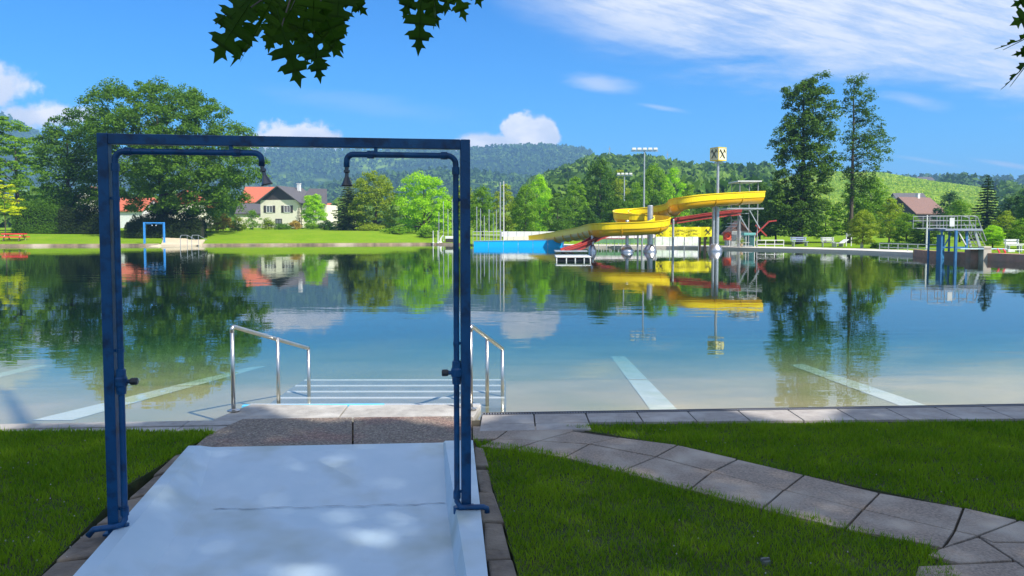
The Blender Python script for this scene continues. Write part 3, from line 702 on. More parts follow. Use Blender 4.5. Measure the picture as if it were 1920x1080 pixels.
# clover flowers
mb=MB()
for k in range(80):
    p=[gp(rnd.uniform(950,1700),rnd.uniform(870,1080)),gp(rnd.uniform(1150,1900),rnd.uniform(800,930)),gp(rnd.uniform(0,240),rnd.uniform(815,1060))][k%3]
    P=np.array([p]); 
    if k%3==0 and not inpoly(P,[gp(888,823),gp(960,834),gp(1180,884),gp(1500,972),gp(1750,1036),gp(1800,1078),gp(974,1080),gp(940,960),gp(905,850)])[0]: continue
    if k%3==1 and not inpoly(P,[gp(1100,800),gp(1920,789),gp(1925,970),gp(1700,925),gp(1500,885),gp(1290,836)])[0]: continue
    mb.lathe([(.001,-.003),(.0042,0),(.0035,.0035),(.001,.006)],(p[0],p[1],.010+rnd.uniform(0,.008)),6)
tag(mb.build('clover_flowers',M('clover_white',(.42,.42,.34),(.34,.3,.28)),),'tiny white clover flowers scattered in the near lawn','flowers',kind='stuff')
mb=MB(); p=gp(1435,1052); mb.lathe([(.027,-.03),(.027,.006),(.023,.011),(.01,.013)],(p[0],p[1],0),14); mb.box((p[0]-.005,p[1]-.01,.018),(.05,.012,.008),.2)
o=mb.build('sprinkler_cap',M('grey_cap',(.06,.07,.065),(.15,.16,.15),rough=.6),origin=(p[0],p[1],0)); tag(o,'small dark sprinkler cap sunk in the lawn near the bottom edge','sprinkler')
# ------------------------------------------------------------ trees
def leaves(C, Nn, size, seed, aspect=.55, droop=0.0, fold=.25):
    """rhombic folded leaf sprays at points C with preferred normals Nn -> verts, faces"""
    g=np.random.default_rng(seed); n=len(C)
    t=g.normal(size=(n,3)); t[:,2]-=droop; t-=Nn*np.sum(t*Nn,1,keepdims=True); t/=np.linalg.norm(t,axis=1,keepdims=True)+1e-9
    b=np.cross(Nn,t); s=size*g.uniform(.6,1.35,(n,1))
    v0=C-t*s*.5; v1=C+b*s*.5*aspect+Nn*s*fold*.3; v2=C+t*s*.55; v3=C-b*s*.5*aspect+Nn*s*fold*.3
    V=np.stack([v0,v1,v2,v3],1).reshape(-1,3); k=np.arange(n)*4
    return V,np.stack([k,k+1,k+2,k+3],1)
def crown_points(prof, nclump, nleaf, clump_r, seed, depth=.85, hollow=.55, squash=.7, gap=0.0):
    """prof: list of (z, x_left, x_right); returns leaf centres, normals, clump centres"""
    g=np.random.default_rng(seed); zs=np.array([p[0] for p in prof]); xl=np.array([p[1] for p in prof]); xr=np.array([p[2] for p in prof])
    w=(xr-xl); zz=np.linspace(zs[0],zs[-1],200); ww=np.interp(zz,zs,w)+.05; cdf=np.cumsum(ww); cdf/=cdf[-1]
    cz=np.interp(g.uniform(0,1,nclump),cdf,zz); l=np.interp(cz,zs,xl); r=np.interp(cz,zs,xr)
    mid=(l+r)/2; hw=np.maximum((r-l)/2-clump_r*.4,.03)
    th=g.uniform(0,2*np.pi,nclump); rr=hollow+(1-hollow)*np.sqrt(g.uniform(0,1,nclump))
    rr=np.where(g.uniform(size=nclump)<.18,rr*.4,rr)
    C=np.stack([mid+np.cos(th)*rr*hw,np.sin(th)*rr*hw*depth,cz],1)
    cr=clump_r*g.uniform(.55,1.35,nclump)
    # leaves on the upper / outer shell of every clump
    idx=np.repeat(np.arange(nclump),nleaf); n=len(idx)
    d=g.normal(size=(n,3)); d/=np.linalg.norm(d,axis=1,keepdims=True); d[:,2]=np.where(d[:,2]<-.3,-d[:,2],d[:,2])
    rad=cr[idx]*g.uniform(.25,1.08,n)**.6
    P=C[idx]+d*rad[:,None]*np.array([1,1,squash])
    Nn=d*.7+g.normal(size=(n,3))*.45+np.array([0,0,.45]); Nn/=np.linalg.norm(Nn,axis=1,keepdims=True)
    return P,Nn,C,cr
def build_tree(root, prof, mat, bark, H, trunk_r, nclump=90, nleaf=70, clump_r=.9, size=.26, seed=1, limbs=16, depth=.85, bend=0.0, hollow=.55, squash=.7, trunk_top=.8, droop=0.0, limb_t=.45, limb_rise=.6):
    P,Nn,C,cr=crown_points(prof,nclump,nleaf,clump_r,seed,depth,hollow,squash)
    V,Fq=leaves(P,Nn,size,seed+1,droop=droop)
    npmesh('crown',V,Fq,mat,root,k=4)
    r=random.Random(seed); mb=MB()
    tx=lambda z:(bend*math.sin(z/H*3))
    zt=H*trunk_top; pts=[(tx(z)+r.uniform(-.03,.03)*trunk_r*4,r.uniform(-.1,.1)*trunk_r*3,z) for z in np.linspace(-.3,zt,8)]
    rs=[trunk_r*(1.25 if k==0 else 1-.85*k/7) for k in range(8)]
    mb.tube(pts,rs,9)
    order=list(range(len(C))); r.shuffle(order)
    for k in order[:limbs]:
        c=C[k]; z0=max(H*.12,min(zt*.95,c[2]-abs(c[0])*limb_rise-.5*limb_rise/.6)); t=z0/zt; base=np.array([tx(z0),0,z0]); mid=(base+c)/2+np.array([0,0,.25*np.linalg.norm(c-base)*.3])
        rr=trunk_r*(1-.8*t)*limb_t
        mb.tube([base,mid,c],[rr,rr*.6,rr*.2],5,cap=False)
    mb.build('trunk',bark,root,smooth=True,origin=(0,0,0))
def spruce(root, H, Rb, mat, seed=1, levels=26, size=.35, per=10, droop=.25, low=.06):
    g=np.random.default_rng(seed); Ps=[];Ns=[]
    mb=MB(); mb.tube([(0,0,-.3),(0,0,H*.5),(0,0,H*.98)],[H*.022,H*.013,.02],8)
    for l in range(levels):
        z=H*(low+(1-low)*(l/levels)**.95); R_=Rb*(1-(z/H))**.85*g.uniform(.82,1.12)+.08
        nb=max(4,int(per*(1-.5*z/H)))
        for b in range(nb):
            th=2*np.pi*(b+g.uniform())/nb; L_=R_*g.uniform(.7,1.1); m=max(5,int(L_/size*9))
            t=g.uniform(.08,1,m)**.8; wdt=L_*.20*(1-t*.6)
            off=g.uniform(-1,1,m)*wdt
            x=np.cos(th)*t*L_-np.sin(th)*off; y=np.sin(th)*t*L_+np.cos(th)*off
            zz=z-droop*L_*t+ .12*L_*t**3 - np.abs(off)*.25+g.uniform(-.06,.06,m)
            Ps.append(np.stack([x,y,zz],1)); nn=np.stack([-np.cos(th)*.1+g.normal(0,.35,m),-np.sin(th)*.1+g.normal(0,.35,m),np.full(m,.9)],1); Ns.append(nn/np.linalg.norm(nn,axis=1,keepdims=True))
            if b%2==0: mb.tube([(0,0,z),(math.cos(th)*L_*.8,math.sin(th)*L_*.8,z-droop*L_*.8)],[.03,.01],4,cap=False)
    V,Fq=leaves(np.concatenate(Ps),np.concatenate(Ns),size,seed+5,aspect=.45)
    npmesh('crown',V,Fq,mat,root,k=4); mb.build('trunk',m_bark,root,origin=(0,0,0))
lm={}
lm['mid']=leafmat('leaf_mid',(0.095,0.208,0.011),(0.209,0.360,0.021))
lm['oak']=leafmat('leaf_deep',(.045,.115,.010),(.125,.235,.020))
lm['dark']=leafmat('leaf_dark',(0.028,0.075,0.011),(0.062,0.143,0.016),trans=.25)
lm['lime']=leafmat('leaf_lime',(0.231,0.450,0.011),(0.419,0.648,0.023),trans=.4)
lm['yellow']=leafmat('leaf_yellow',(.50,.56,.008),(.62,.62,.012),trans=.4)
lm['olive']=leafmat('leaf_olive',(0.157,0.234,0.017),(0.313,0.388,0.027))
lm['rust']=leafmat('leaf_rust',(0.335,0.198,0.038),(0.460,0.342,0.061))
lm['alder']=leafmat('leaf_alder',(0.046,0.108,0.014),(0.115,0.208,0.020),trans=.25)
lm['blue']=leafmat('needle_blue',(0.115,0.172,0.065),(0.231,0.288,0.107),trans=.1)
lm['spruce']=leafmat('needle_dark',(0.025,0.068,0.016),(0.054,0.112,0.025),trans=.1)
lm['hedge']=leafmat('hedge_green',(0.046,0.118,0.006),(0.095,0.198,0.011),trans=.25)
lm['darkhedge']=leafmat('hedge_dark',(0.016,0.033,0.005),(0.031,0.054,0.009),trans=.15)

def gz(px,Y): return float(terrain(px,Y))
def hgt(top,Y,px): return ZW(top,Y)-gz(px,Y)
GT='trees behind the lake'
def place(px,Y): 
    return (XW(px,Y),Y,gz(px,Y))
def hero(name,label,px,Y,rows,mat,**kw):
    """rows: (row, px_left, px_right) silhouette of the crown"""
    p=place(px,Y); t=thing(name,label,kw.pop('cat','tree'),p,group=kw.pop('group',None))
    prof=[]
    for r_,l,r2 in sorted(rows,key=lambda q:-q[0]): prof.append((ZW(r_,Y)-p[2],XW(l,Y)-p[0],XW(r2,Y)-p[0]))
    H=prof[-1][0]; build_tree(t,prof,lm[mat],kw.pop('bark',m_bark),H,**kw); return t
# left shore
hero('oak_tree','huge spreading dark green oak, tallest tree of the left shore, behind the blue frame post',305,88,
  [(160,285,330),(175,190,385),(200,176,425),(222,168,445),(250,172,470),(280,180,490),(310,190,505),(335,200,498),(352,205,470),(375,225,478),(396,240,450),(405,320,420)],'oak',
  trunk_r=.55,nclump=720,nleaf=125,clump_r=1.0,size=.28,seed=21,limbs=26,depth=.9,trunk_top=.7,hollow=.35,squash=.85)
hero('broadleaf_tree','rounded mid green tree directly left of the huge oak',130,92,
  [(213,130,165),(228,92,185),(255,80,205),(290,74,215),(330,72,215),(365,78,212),(395,90,205)],'oak',trunk_r=.35,nclump=300,nleaf=85,clump_r=.95,size=.28,seed=22,limbs=14,hollow=.4,squash=.85)
hero('conifer_tree','feathery dark green larch like tree at the left edge, beside the rounded tree',35,98,
  [(221,-5,28),(240,-30,62),(275,-55,80),(320,-60,92),(370,-60,100),(405,-60,95)],'mid',trunk_r=.35,nclump=290,nleaf=85,clump_r=.8,size=.3,seed=23,limbs=12,squash=.45,droop=.6)
hero('broadleaf_tree','tall dark green tree cut off by the left edge of the photo',-75,96,
  [(205,-100,-50),(240,-140,-10),(320,-160,5),(400,-150,0)],'dark',trunk_r=.35,nclump=110,nleaf=60,clump_r=1.1,size=.34,seed=24,limbs=14)
hero('yellow_tree','small bright yellow green maple behind the red picnic table',10,83.5,
  [(338,0,12),(345,-12,24),(360,-20,33),(378,-24,42),(392,-20,46),(402,-12,38)],'yellow',trunk_r=.07,nclump=70,nleaf=50,clump_r=.38,size=.16,seed=25,limbs=10,squash=.4)
hero('broadleaf_tree','light green young tree between the dark hedge and the left frame post',178,90,
  [(358,172,190),(370,160,200),(385,150,205),(398,150,203)],'mid',trunk_r=.08,nclump=40,nleaf=60,clump_r=.5,size=.2,seed=26,limbs=8)
def hedge(name,label,px0,px1,Y,rtop,mat,dep=2.0,seed=1,n=9000,size=.16,cat='hedge',round_=.25):
    c=place((px0+px1)/2,Y); t=thing(name,label,cat,c); g=np.random.default_rng(seed)
    w=XW(px1,Y)-XW(px0,Y); h=ZW(rtop,Y)-c[2]
    x=g.uniform(-w/2,w/2,n); bum=1+.06*np.sin(x*3+seed)+.05*np.sin(x*7.3+seed*2); edge=np.clip((w/2-np.abs(x))/(h*.5),0,1)**.4
    hh=h*bum*(1-round_+round_*edge)
    u=g.uniform(0,1,n); th=u*np.pi; sy=np.sign(np.cos(th))*np.abs(np.cos(th))**.35; szz=np.abs(np.sin(th))**.55
    y=sy*dep/2*(.86+.14*bum); z=szz*hh; k=g.uniform(.75,1.05,n); y*=k; z=z*k
    z=np.where(u<.12,z*g.uniform(0,1,n),z); z=np.where(u>.88,z*g.uniform(0,1,n),z); z=np.where(g.uniform(size=n)<.45,z*g.uniform(0,1,n),z)
    P=np.stack([x,y,z],1); Nn=np.stack([g.normal(0,.5,n),sy*.8+g.normal(0,.4,n),szz*.7+g.normal(0,.4,n)],1); Nn/=np.linalg.norm(Nn,axis=1,keepdims=True)
    V,Fq=leaves(P,Nn,size,seed); npmesh('foliage',V,Fq,lm[mat],t,k=4)
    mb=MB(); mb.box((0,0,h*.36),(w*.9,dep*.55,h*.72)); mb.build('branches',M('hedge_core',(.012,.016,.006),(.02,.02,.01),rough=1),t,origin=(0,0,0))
    return t
hedge('clipped_hedge','clipped mid green hedge behind the red picnic table',30,118,87,378,'hedge',seed=31,n=14000)
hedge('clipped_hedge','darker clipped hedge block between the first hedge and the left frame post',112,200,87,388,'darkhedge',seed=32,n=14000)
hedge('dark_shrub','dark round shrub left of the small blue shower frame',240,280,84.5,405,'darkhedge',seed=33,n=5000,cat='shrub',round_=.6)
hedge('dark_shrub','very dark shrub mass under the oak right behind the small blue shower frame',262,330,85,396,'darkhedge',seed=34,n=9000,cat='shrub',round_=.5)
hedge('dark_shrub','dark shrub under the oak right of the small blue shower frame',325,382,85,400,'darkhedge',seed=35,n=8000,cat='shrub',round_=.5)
def bush(label,px,Y,top,hw,mat,seed,n=44,cat='bush',name='bush',low=None):
    p=place(px,Y); t=thing(name,label,cat,p,group='garden bushes along the far lawn'); H=ZW(top,Y)-p[2]; w=(XW(px+hw,Y)-XW(px,Y))*1.15
    build_tree(t,[(H*.02,-w*.8,w*.8),(H*.4,-w,w),(H*.75,-w*.75,w*.75),(H,-w*.25,w*.25)],lm[mat],m_bark,H,trunk_r=.05,nclump=n,nleaf=55,clump_r=min(.5,w*.4),size=.17,seed=seed,limbs=8,hollow=.2); return t
for a in [('green bush with yellowish top under the right edge of the oak',395,92,402,18,'olive',41),('brownish flowering bush on the lawn edge left of the white house',418,94,404,20,'rust',42),
 ('low pale bush beside the brownish flowering bush',447,96,410,16,'olive',43),('tall green bush at the left corner of the white house',474,110,396,17,'mid',44),
 ('small olive bush in front of the white house gable',503,112,412,13,'olive',45),('low dark green bush in front of the white house',530,112,421,17,'hedge',46),
 ('reddish low bush before the white house wall',553,113,416,11,'rust',47),('low green bush under the lime tree',585,113,419,16,'mid',48),
 ('blue green bush between the lime tree and the blue spruce',613,108,416,14,'dark',49),('low green bush at the foot of the blue spruce',640,102,424,22,'hedge',50),
 ('low pale green bush right of the blue spruce trunk',690,98,424,24,'olive',51),('grassy low bush under the twin round trees',745,94,428,28,'mid',52),('low green bush beside the short white posts',800,92,430,22,'mid',53)]:
    bush(*a)
t=thing('small_conifer','small dark conifer standing in front of the white house wall','tree',place(561,125)); spruce(t,hgt(388,125,561),1.0,lm['spruce'],61,levels=14,size=.22,per=7)
hero('lime_tree','bright lime green round tree in front of the right end of the white house',588,122,
  [(361,584,594),(372,574,602),(385,568,608),(400,565,612),(412,568,612),(418,576,604)],'lime',trunk_r=.1,nclump=130,nleaf=90,clump_r=.55,size=.22,seed=62,limbs=10)
t=thing('blue_spruce','tall blue grey spruce right of the white house','tree',place(655,102)); spruce(t,hgt(330,102,655),3.1,lm['blue'],63,levels=24,size=.34,per=12,droop=.35)
hero('willow_tree','olive green rounded tree between the blue spruce and the bright green tree',705,100,
  [(324,690,712),(338,672,735),(360,660,748),(385,652,752),(410,655,750),(430,668,745)],'olive',trunk_r=.22,nclump=170,nleaf=75,clump_r=.75,size=.25,seed=64,limbs=16)
hero('maple_tree','bright green dense round tree left of the right frame post',795,98,
  [(330,780,805),(342,755,830),(362,742,846),(390,738,856),(415,742,858),(434,755,850)],'lime',trunk_r=.25,nclump=190,nleaf=80,clump_r=.8,size=.25,seed=65,limbs=16)
hero('broadleaf_tree','olive yellow tree partly hidden behind the right frame post',868,104,
  [(352,862,880),(370,845,895),(395,840,900),(430,845,895)],'olive',trunk_r=.2,nclump=90,nleaf=70,clump_r=.8,size=.27,seed=66,limbs=12)
# belt of trees behind the pool wall and slide : prototypes then copies
PR={}
def proto(key,prof,mat,seed,**kw):
    t=thing('broadleaf_tree','proto','tree',(0,0,0),group=None)
    build_tree(t,prof,lm[mat],m_bark,10.0,seed=seed,**kw); PR[key]=t; t['used']=0; return t
proto('round',[(1.0,-2.6,2.6),(3,-4,3.8),(5.5,-4,4.2),(8,-3,3),(9.3,-1.7,1.6),(10,-.5,.6)],'mid',101,trunk_r=.22,nclump=150,nleaf=75,clump_r=.95,size=.32,limbs=14)
proto('tall',[(1.0,-2.2,2),(3,-3.6,3.4),(5,-4,3.6),(7.5,-2.6,3.0),(9,-1.4,1.9),(10,-.3,.5)],'mid',102,trunk_r=.22,nclump=140,nleaf=75,clump_r=.8,size=.30,limbs=14)
proto('loose',[(1.2,-2,2.6),(3,-4,4),(5,-3.4,4),(7,-3.6,2.4),(8.6,-1.5,2.4),(10,-.6,.3)],'mid',103,trunk_r=.2,nclump=95,nleaf=75,clump_r=.95,size=.32,limbs=22)
belt=[ # px, Y, top, halfwidth, key, mat, label
 (905,96,352,26,'round','mid','green tree directly right of the blue frame post, behind the net poles'),
 (948,100,348,30,'tall','olive','olive green tree behind the two tall thin poles'),
 (985,92,350,28,'round','mid','mid green tree behind the right half of the blue wall'),
 (1012,112,332,26,'round','lime','bright yellow green round tree rising behind the right half of the blue wall'),
 (1045,94,362,30,'loose','oak','darker low tree above the right end of the blue wall'),
 (1078,104,334,30,'tall','mid','fresh green tree above the foot of the yellow slide'),
 (1100,88,392,24,'round','dark','low dark tree behind the lower bend of the yellow slide'),
 (1125,110,302,36,'round','oak','tall dark tree with rounded top behind the lower bend of the slide'),
 (1162,112,318,32,'loose','olive','brownish green tree behind the shorter floodlight mast'),
 (1155,92,372,30,'round','oak','deep green tree right above the left turn of the yellow slide'),
 (1192,100,345,30,'tall','mid','slender green tree between the two floodlight masts'),
 (1225,108,312,34,'round','mid','green tree crown just right of the tall floodlight mast'),
 (1230,90,372,28,'round','dark','dark tree behind the middle bend of the yellow slide'),
 (1262,112,318,32,'tall','lime','light green tree above the upper bend of the yellow slide'),
 (1295,104,346,32,'loose','mid','loose green tree behind the long upper run of the slide'),
 (1325,96,372,28,'round','oak','dark round tree behind the slide left of the X sign mast'),
 (1375,100,368,26,'round','dark','dark tree behind the slide tower'),
 (1425,84,345,34,'round','dark','dense dark tree at the upper end of the yellow slide'),
 (1405,80,398,30,'loose','dark','low dark tree behind the green booth'),
 (1455,76,356,34,'round','alder','wide dark tree left below the denser of the two tall trees'),
 (1502,80,372,34,'round','dark','dark tree at the foot of the denser tall tree'),
 (1548,74,380,32,'tall','mid','green tree between the feet of the two tall trees'),
 (1590,78,352,34,'loose','mid','mid green tree at the foot of the sparse tall tree'),
 (1632,74,336,38,'round','mid','rounded green tree right of the sparse tall tree'),
 (1618,62,396,28,'round','olive','low light green tree in front of the rounded tree right of the sparse tall tree'),
 (1668,70,372,32,'loose','olive','yellowish green tree left of the brown roofed house'),
 (1700,62,402,28,'round','mid','green tree in front of the brown roofed house'),
 (1735,60,412,26,'tall','dark','low dark tree left of the diving tower'),
 (1800,78,378,30,'round','mid','green tree behind the railings of the diving tower'),
 (1905,84,368,30,'round','dark','dark tree by the right edge of the photo, behind the pointed spruce'),
 (1888,62,395,26,'loose','olive','pale green tree right of the pointed spruce'),
 (1940,70,352,30,'tall','dark','dark tree cut by the right edge of the photo'),
 (1862,56,424,22,'round','lime','low bright green tree just right of the diving tower stairs'),
 (1915,54,412,26,'round','mid','mid green tree above the white bench at the right edge'),
 (1780,120,362,26,'round','dark','distant dark tree on the vineyard hill, left of the pointed spruce'),
 (2000,70,380,45,'round','mid','green tree right outside the photo edge beyond the diving tower'),
]
sd=5
for (px,Y,top,hw,key,mt,lab) in belt:
    r_=PR[key]; p=place(px,Y); H=ZW(top,Y)-p[2]; w=(XW(px+hw,Y)-XW(px,Y))
    scl=(w/4.0*1.1,w/4.0*1.1,H/10.0)
    rz=rnd.uniform(0,6.28)
    if not r_['used']:
        r_['used']=1; o=r_; o.location=p; o.rotation_euler=(0,0,rz); o.scale=scl; o['label']=lab; o['group']='trees behind the pool and slide'
        for ch in o.children:
            if ch.name.startswith('crown'): ch.material_slots[0].link='OBJECT'; ch.material_slots[0].material=lm[mt]
    else: o=dup(r_,p,lab,rz,scl,'trees behind the pool and slide',{'crown':lm[mt]})
    if 'used' in o.keys() and o is not r_: del o['used']
for r_ in PR.values(): del r_['used']
# the two tall trees
hero('alder_tree','tall dense dark tree, left one of the two tall trees on the right shore',1500,72,
  [(143,1532,1550),(150,1490,1545),(165,1462,1548),(195,1462,1568),(225,1458,1572),(255,1440,1565),(275,1436,1568),(300,1445,1572),(318,1445,1580),(335,1448,1560),(360,1438,1560),(400,1430,1550),(440,1440,1545)],'alder',
  trunk_r=.30,nclump=640,nleaf=66,clump_r=.5,size=.22,seed=71,limbs=70,depth=.7,hollow=.1,trunk_top=.95,squash=.95,bend=.2,limb_t=.2,limb_rise=.3)
hero('alder_tree','tall sparse tree, right one of the two tall trees on the right shore',1594,73,
  [(139,1598,1612),(150,1578,1625),(175,1572,1640),(200,1572,1635),(225,1580,1650),(245,1575,1655),(262,1572,1672),(285,1568,1676),(310,1575,1665),(330,1578,1640),(370,1580,1625)],'alder',
  trunk_r=.22,nclump=330,nleaf=32,clump_r=.45,size=.19,seed=72,limbs=120,depth=.8,hollow=.15,trunk_top=.97,squash=.95,bend=.1,limb_t=.16,limb_rise=.25)
t=thing('spruce_tree','pointed dark spruce behind the stairs of the diving tower','tree',place(1850,88)); spruce(t,hgt(326,88,1850),2.7,lm['spruce'],73,levels=24,size=.34,per=12)
t=thing('spruce_tree','narrow dark spruce at the right photo edge','tree',place(1925,92)); spruce(t,hgt(352,92,1925),1.8,lm['spruce'],74,levels=20,size=.3,per=10)

# ------------------------------------------------------------ far woods
def woods(name,label,pts,hs,mat,seed,conifer=.5,tris=26,wf=.30):
    g=np.random.default_rng(seed); n=len(pts); m=tris
    idx=np.repeat(np.arange(n),m); k=len(idx); P=pts[idx]; h=hs[idx]; con=(g.uniform(size=n)<conifer)[idx]
    u=g.uniform(.05,1,k); th=g.uniform(0,2*np.pi,k)
    rad=np.where(con,(1-u)*.9+.08,np.sqrt(np.maximum(0,1-(2*u-1.0)**2))*.95+.05)*h*wf*np.where(con,.75,1.15)
    C=P+np.stack([np.cos(th)*rad,np.sin(th)*rad,u*h],1)
    Nn=np.stack([np.cos(th)+g.normal(0,.4,k),np.sin(th)+g.normal(0,.4,k),.6+g.normal(0,.4,k)],1); Nn/=np.linalg.norm(Nn,axis=1,keepdims=True)
    t=np.cross(Nn,g.normal(size=(k,3))); t/=np.linalg.norm(t,axis=1,keepdims=True); b=np.cross(Nn,t); s=(h*wf*1.0*g.uniform(.6,1.2,k))[:,None]
    V=np.stack([C-t*s*.6-b*s*.35,C+t*s*.6-b*s*.35,C+b*s*.7],1).reshape(-1,3); Fc=np.arange(3*k).reshape(-1,3)
    o=npmesh(name,V,Fc,mat); tag(o,label,'woodland',kind='stuff'); return o
def scatter(n,px0,px1,Y0,Y1,seed,mask):
    g=np.random.default_rng(seed); px=g.uniform(px0,px1,n); Y=np.sqrt(g.uniform(Y0**2,Y1**2,n)); k=mask(px,Y); px,Y=px[k],Y[k]
    x=(px-960)/F*Y; return np.stack([x,Y,terrain(px,Y)-.3],1),px,Y
m_wood=leafmat('far_forest',(0.031,0.083,0.013),(0.085,0.165,0.020),trans=.15,nscale=.02)
m_wood2=leafmat('near_forest',(0.054,0.128,0.013),(0.147,0.247,0.025),trans=.2,nscale=.05)
# clearings given as (px, row, halfwidth, halfheight) seen on the slope; tested through the terrain
def proj(x,Y,z): return 960+F*x/Y, 428-(z-CAMZ)/Y*F
CL=[(615,343,34,7),(560,281,26,3),(800,300,55,5),(790,322,70,4),(905,352,40,7),(910,312,26,5),(1000,315,24,3),(1108,300,14,8),(700,318,30,3),(1010,289,22,2.5),(660,300,25,2.5)]
def mfar(px,Y):
    x=(px-960)/F*Y; z=terrain(px,Y); _,row=proj(x,Y,z); k=np.ones(len(px),bool)
    for c in CL: k&=~((np.abs(px-c[0]+(row-c[1])*2)<c[2])&(np.abs(row-c[1])<c[3]))
    return k
pts,_,_=scatter(26000,-250,2050,520,1950,81,mfar); woods('far_woodland','dense blue green woodland covering the distant mountain beyond the lake',pts,np.random.default_rng(1).uniform(6,12,len(pts)),m_wood,82,.6,12,.42)
def mmid(px,Y): return (px>1000)&(px<1445)&(Y<470)
pts,_,_=scatter(1500,1000,1445,150,470,83,mmid); woods('hill_woodland','mixed green woodland on the low ridge behind the water slide',pts,np.random.default_rng(2).uniform(6.5,11.5,len(pts)),m_wood2,84,.35,60)
def mv(px,Y): return (px>870)&(px<2300)
pts,_,_=scatter(260,1750,2050,430,620,85,lambda p,Y:p>0); woods('hill_woodland','dark woodland on the crest right of the vineyard',pts,np.random.default_rng(3).uniform(7,11,len(pts)),m_wood,86,.5,40)
pts,_,_=scatter(500,-300,860,135,360,87,lambda p,Y:(p<440)|(p>620)); woods('valley_woodland','belt of woodland in the flat valley behind the houses of the left shore',pts,np.random.default_rng(4).uniform(5,8,len(pts)),m_wood2,88,.3,60)
pts,_,_=scatter(420,1880,2300,150,420,89,lambda p,Y:p>0); woods('hill_woodland','wooded slope at the right edge of the photo',pts,np.random.default_rng(5).uniform(6,10,len(pts)),m_wood2,90,.4,60)
# vine rows
m_vine=leafmat('vine_leaves',(.24,.38,.02),(.40,.46,.04),trans=.3,nscale=.04)
Cs=[];g=np.random.default_rng(91)
for k in range(64):
    t=np.linspace(0,1,900); x0=60+k*3.4; 
    # rows run down the slope towards the camera and to the right
    X=x0+t*70-40; Y=430-t*250+g.normal(0,.2,900)
    px=960+F*X/Y; ok=(px>1440)&(px<1895)&(g.uniform(size=900)<.92); X,Y,px=X[ok],Y[ok],px[ok]
    if len(X)<5: continue
    Cs.append(np.stack([X+g.uniform(-.4,.4,len(X)),Y,terrain(px,Y)+g.uniform(.2,1.5,len(X))],1))
C=np.concatenate(Cs); Nn=g.normal(size=C.shape)+np.array([0,-.3,.8]); Nn/=np.linalg.norm(Nn,axis=1,keepdims=True)
V,Fq=leaves(C,Nn,.9,92,aspect=.8); o=npmesh('vine_rows',V,Fq,m_vine,k=4); tag(o,'yellow green vine rows covering the sunny hill behind the two tall trees','vineyard',kind='stuff')
# ------------------------------------------------------------ houses
def local(t):  # helper: MB built in local coords
    return (0,0,0)
def house(name,label,px,Y,rz,w,d,eave,ridge,wall,roofm,zbase=None,wins=(),gable=None,over=.5,axis='y',chim=None,side_wins=()):
    z=gz(px,Y) if zbase is None else zbase
    t=thing(name,label,'house',(XW(px,Y),Y,z),rz)
    mb=MB(); mb.box((0,d/2,eave/2-.5),(w,d,eave+1)); mb.build('wall',wall,t,origin=(0,0,0))
    gm=gable or wall
    # ridge along y (gable faces front) or along x
    mb=MB()
    if axis=='y':
        for yy in (0.002,d-.15):
          mb=MB(); mb.add([(-w/2,yy,eave),(w/2,yy,eave),(0,yy,ridge-.12),(-w/2,yy+.148,eave),(w/2,yy+.148,eave),(0,yy+.148,ridge-.12)],[(0,1,2),(5,4,3),(0,3,4,1),(1,4,5,2),(2,5,3,0)]); mb.build('gable',gm,t,origin=(0,0,0))
        mb=MB(); sl=(ridge-eave)/(w/2); e=w/2+over; th=.18
        for s in (-1,1):
            a=[(0,-over,ridge),(s*e,-over,eave-sl*over),(s*e,d+over,eave-sl*over),(0,d+over,ridge)]
            vs=a+[(x,y,zz-th) for x,y,zz in a]; mb.add(vs,[(0,1,2,3),(7,6,5,4),(0,4,5,1),(1,5,6,2),(2,6,7,3),(3,7,4,0)])
    else:
        for xx in (-w/2+.002,w/2-.15):
          mb=MB(); mb.add([(xx,0,eave),(xx,d,eave),(xx,d/2,ridge-.12),(xx+.148,0,eave),(xx+.148,d,eave),(xx+.148,d/2,ridge-.12)],[(0,1,2),(5,4,3),(0,3,4,1),(1,4,5,2),(2,5,3,0)]); mb.build('gable',gm,t,origin=(0,0,0))
        mb=MB(); sl=(ridge-eave)/(d/2); th=.18
        for y0,y1 in ((-over,d/2),(d+over,d/2)):
            a=[(-w/2-over,y1,ridge),(-w/2-over,y0,eave-sl*over),(w/2+over,y0,eave-sl*over),(w/2+over,y1,ridge)]
            vs=a+[(x,y,zz-th) for x,y,zz in a]; mb.add(vs,[(0,1,2,3),(7,6,5,4),(0,4,5,1),(1,5,6,2),(2,6,7,3),(3,7,4,0)])
    rf=mb.build('roof',roofm,t,origin=(0,0,0))
    if chim:
        mb=MB(); mb.box((chim[0],chim[1],ridge-.1),(.6,.6,1.5)); mb.box((chim[0],chim[1],ridge+.72),(.75,.75,.12)); c=mb.build('chimney',m_white,rf,origin=(0,0,0))
    for (wx,wz,ww,wh,sh) in wins:
        mb=MB()
        for q in ((wx-ww/2,wz,.09,wh),(wx+ww/2,wz,.09,wh),(wx,wz,.07,wh-.09)): mb.box((q[0],-.045,q[1]),(q[2],.09,q[3]))
        for zz in (wz-wh/2,wz+wh/2): mb.box((wx,-.046,zz),(ww+.09,.092,.09))
        f=mb.build('window',m_white,t,origin=(0,0,0))
        mb=MB(); mb.box((wx,-.012,wz),(ww,.022,wh)); mb.build('pane',m_glass,f,origin=(0,0,0))
        if sh:
            for s in (-1,1):
                mb=MB(); mb.box((wx+s*(ww/2+.05+sh/2),-.04,wz),(sh,.05,wh+.1)); mb.build('shutter',m_timber_dk,f,origin=(0,0,0))
    return t
a30=-R(12)
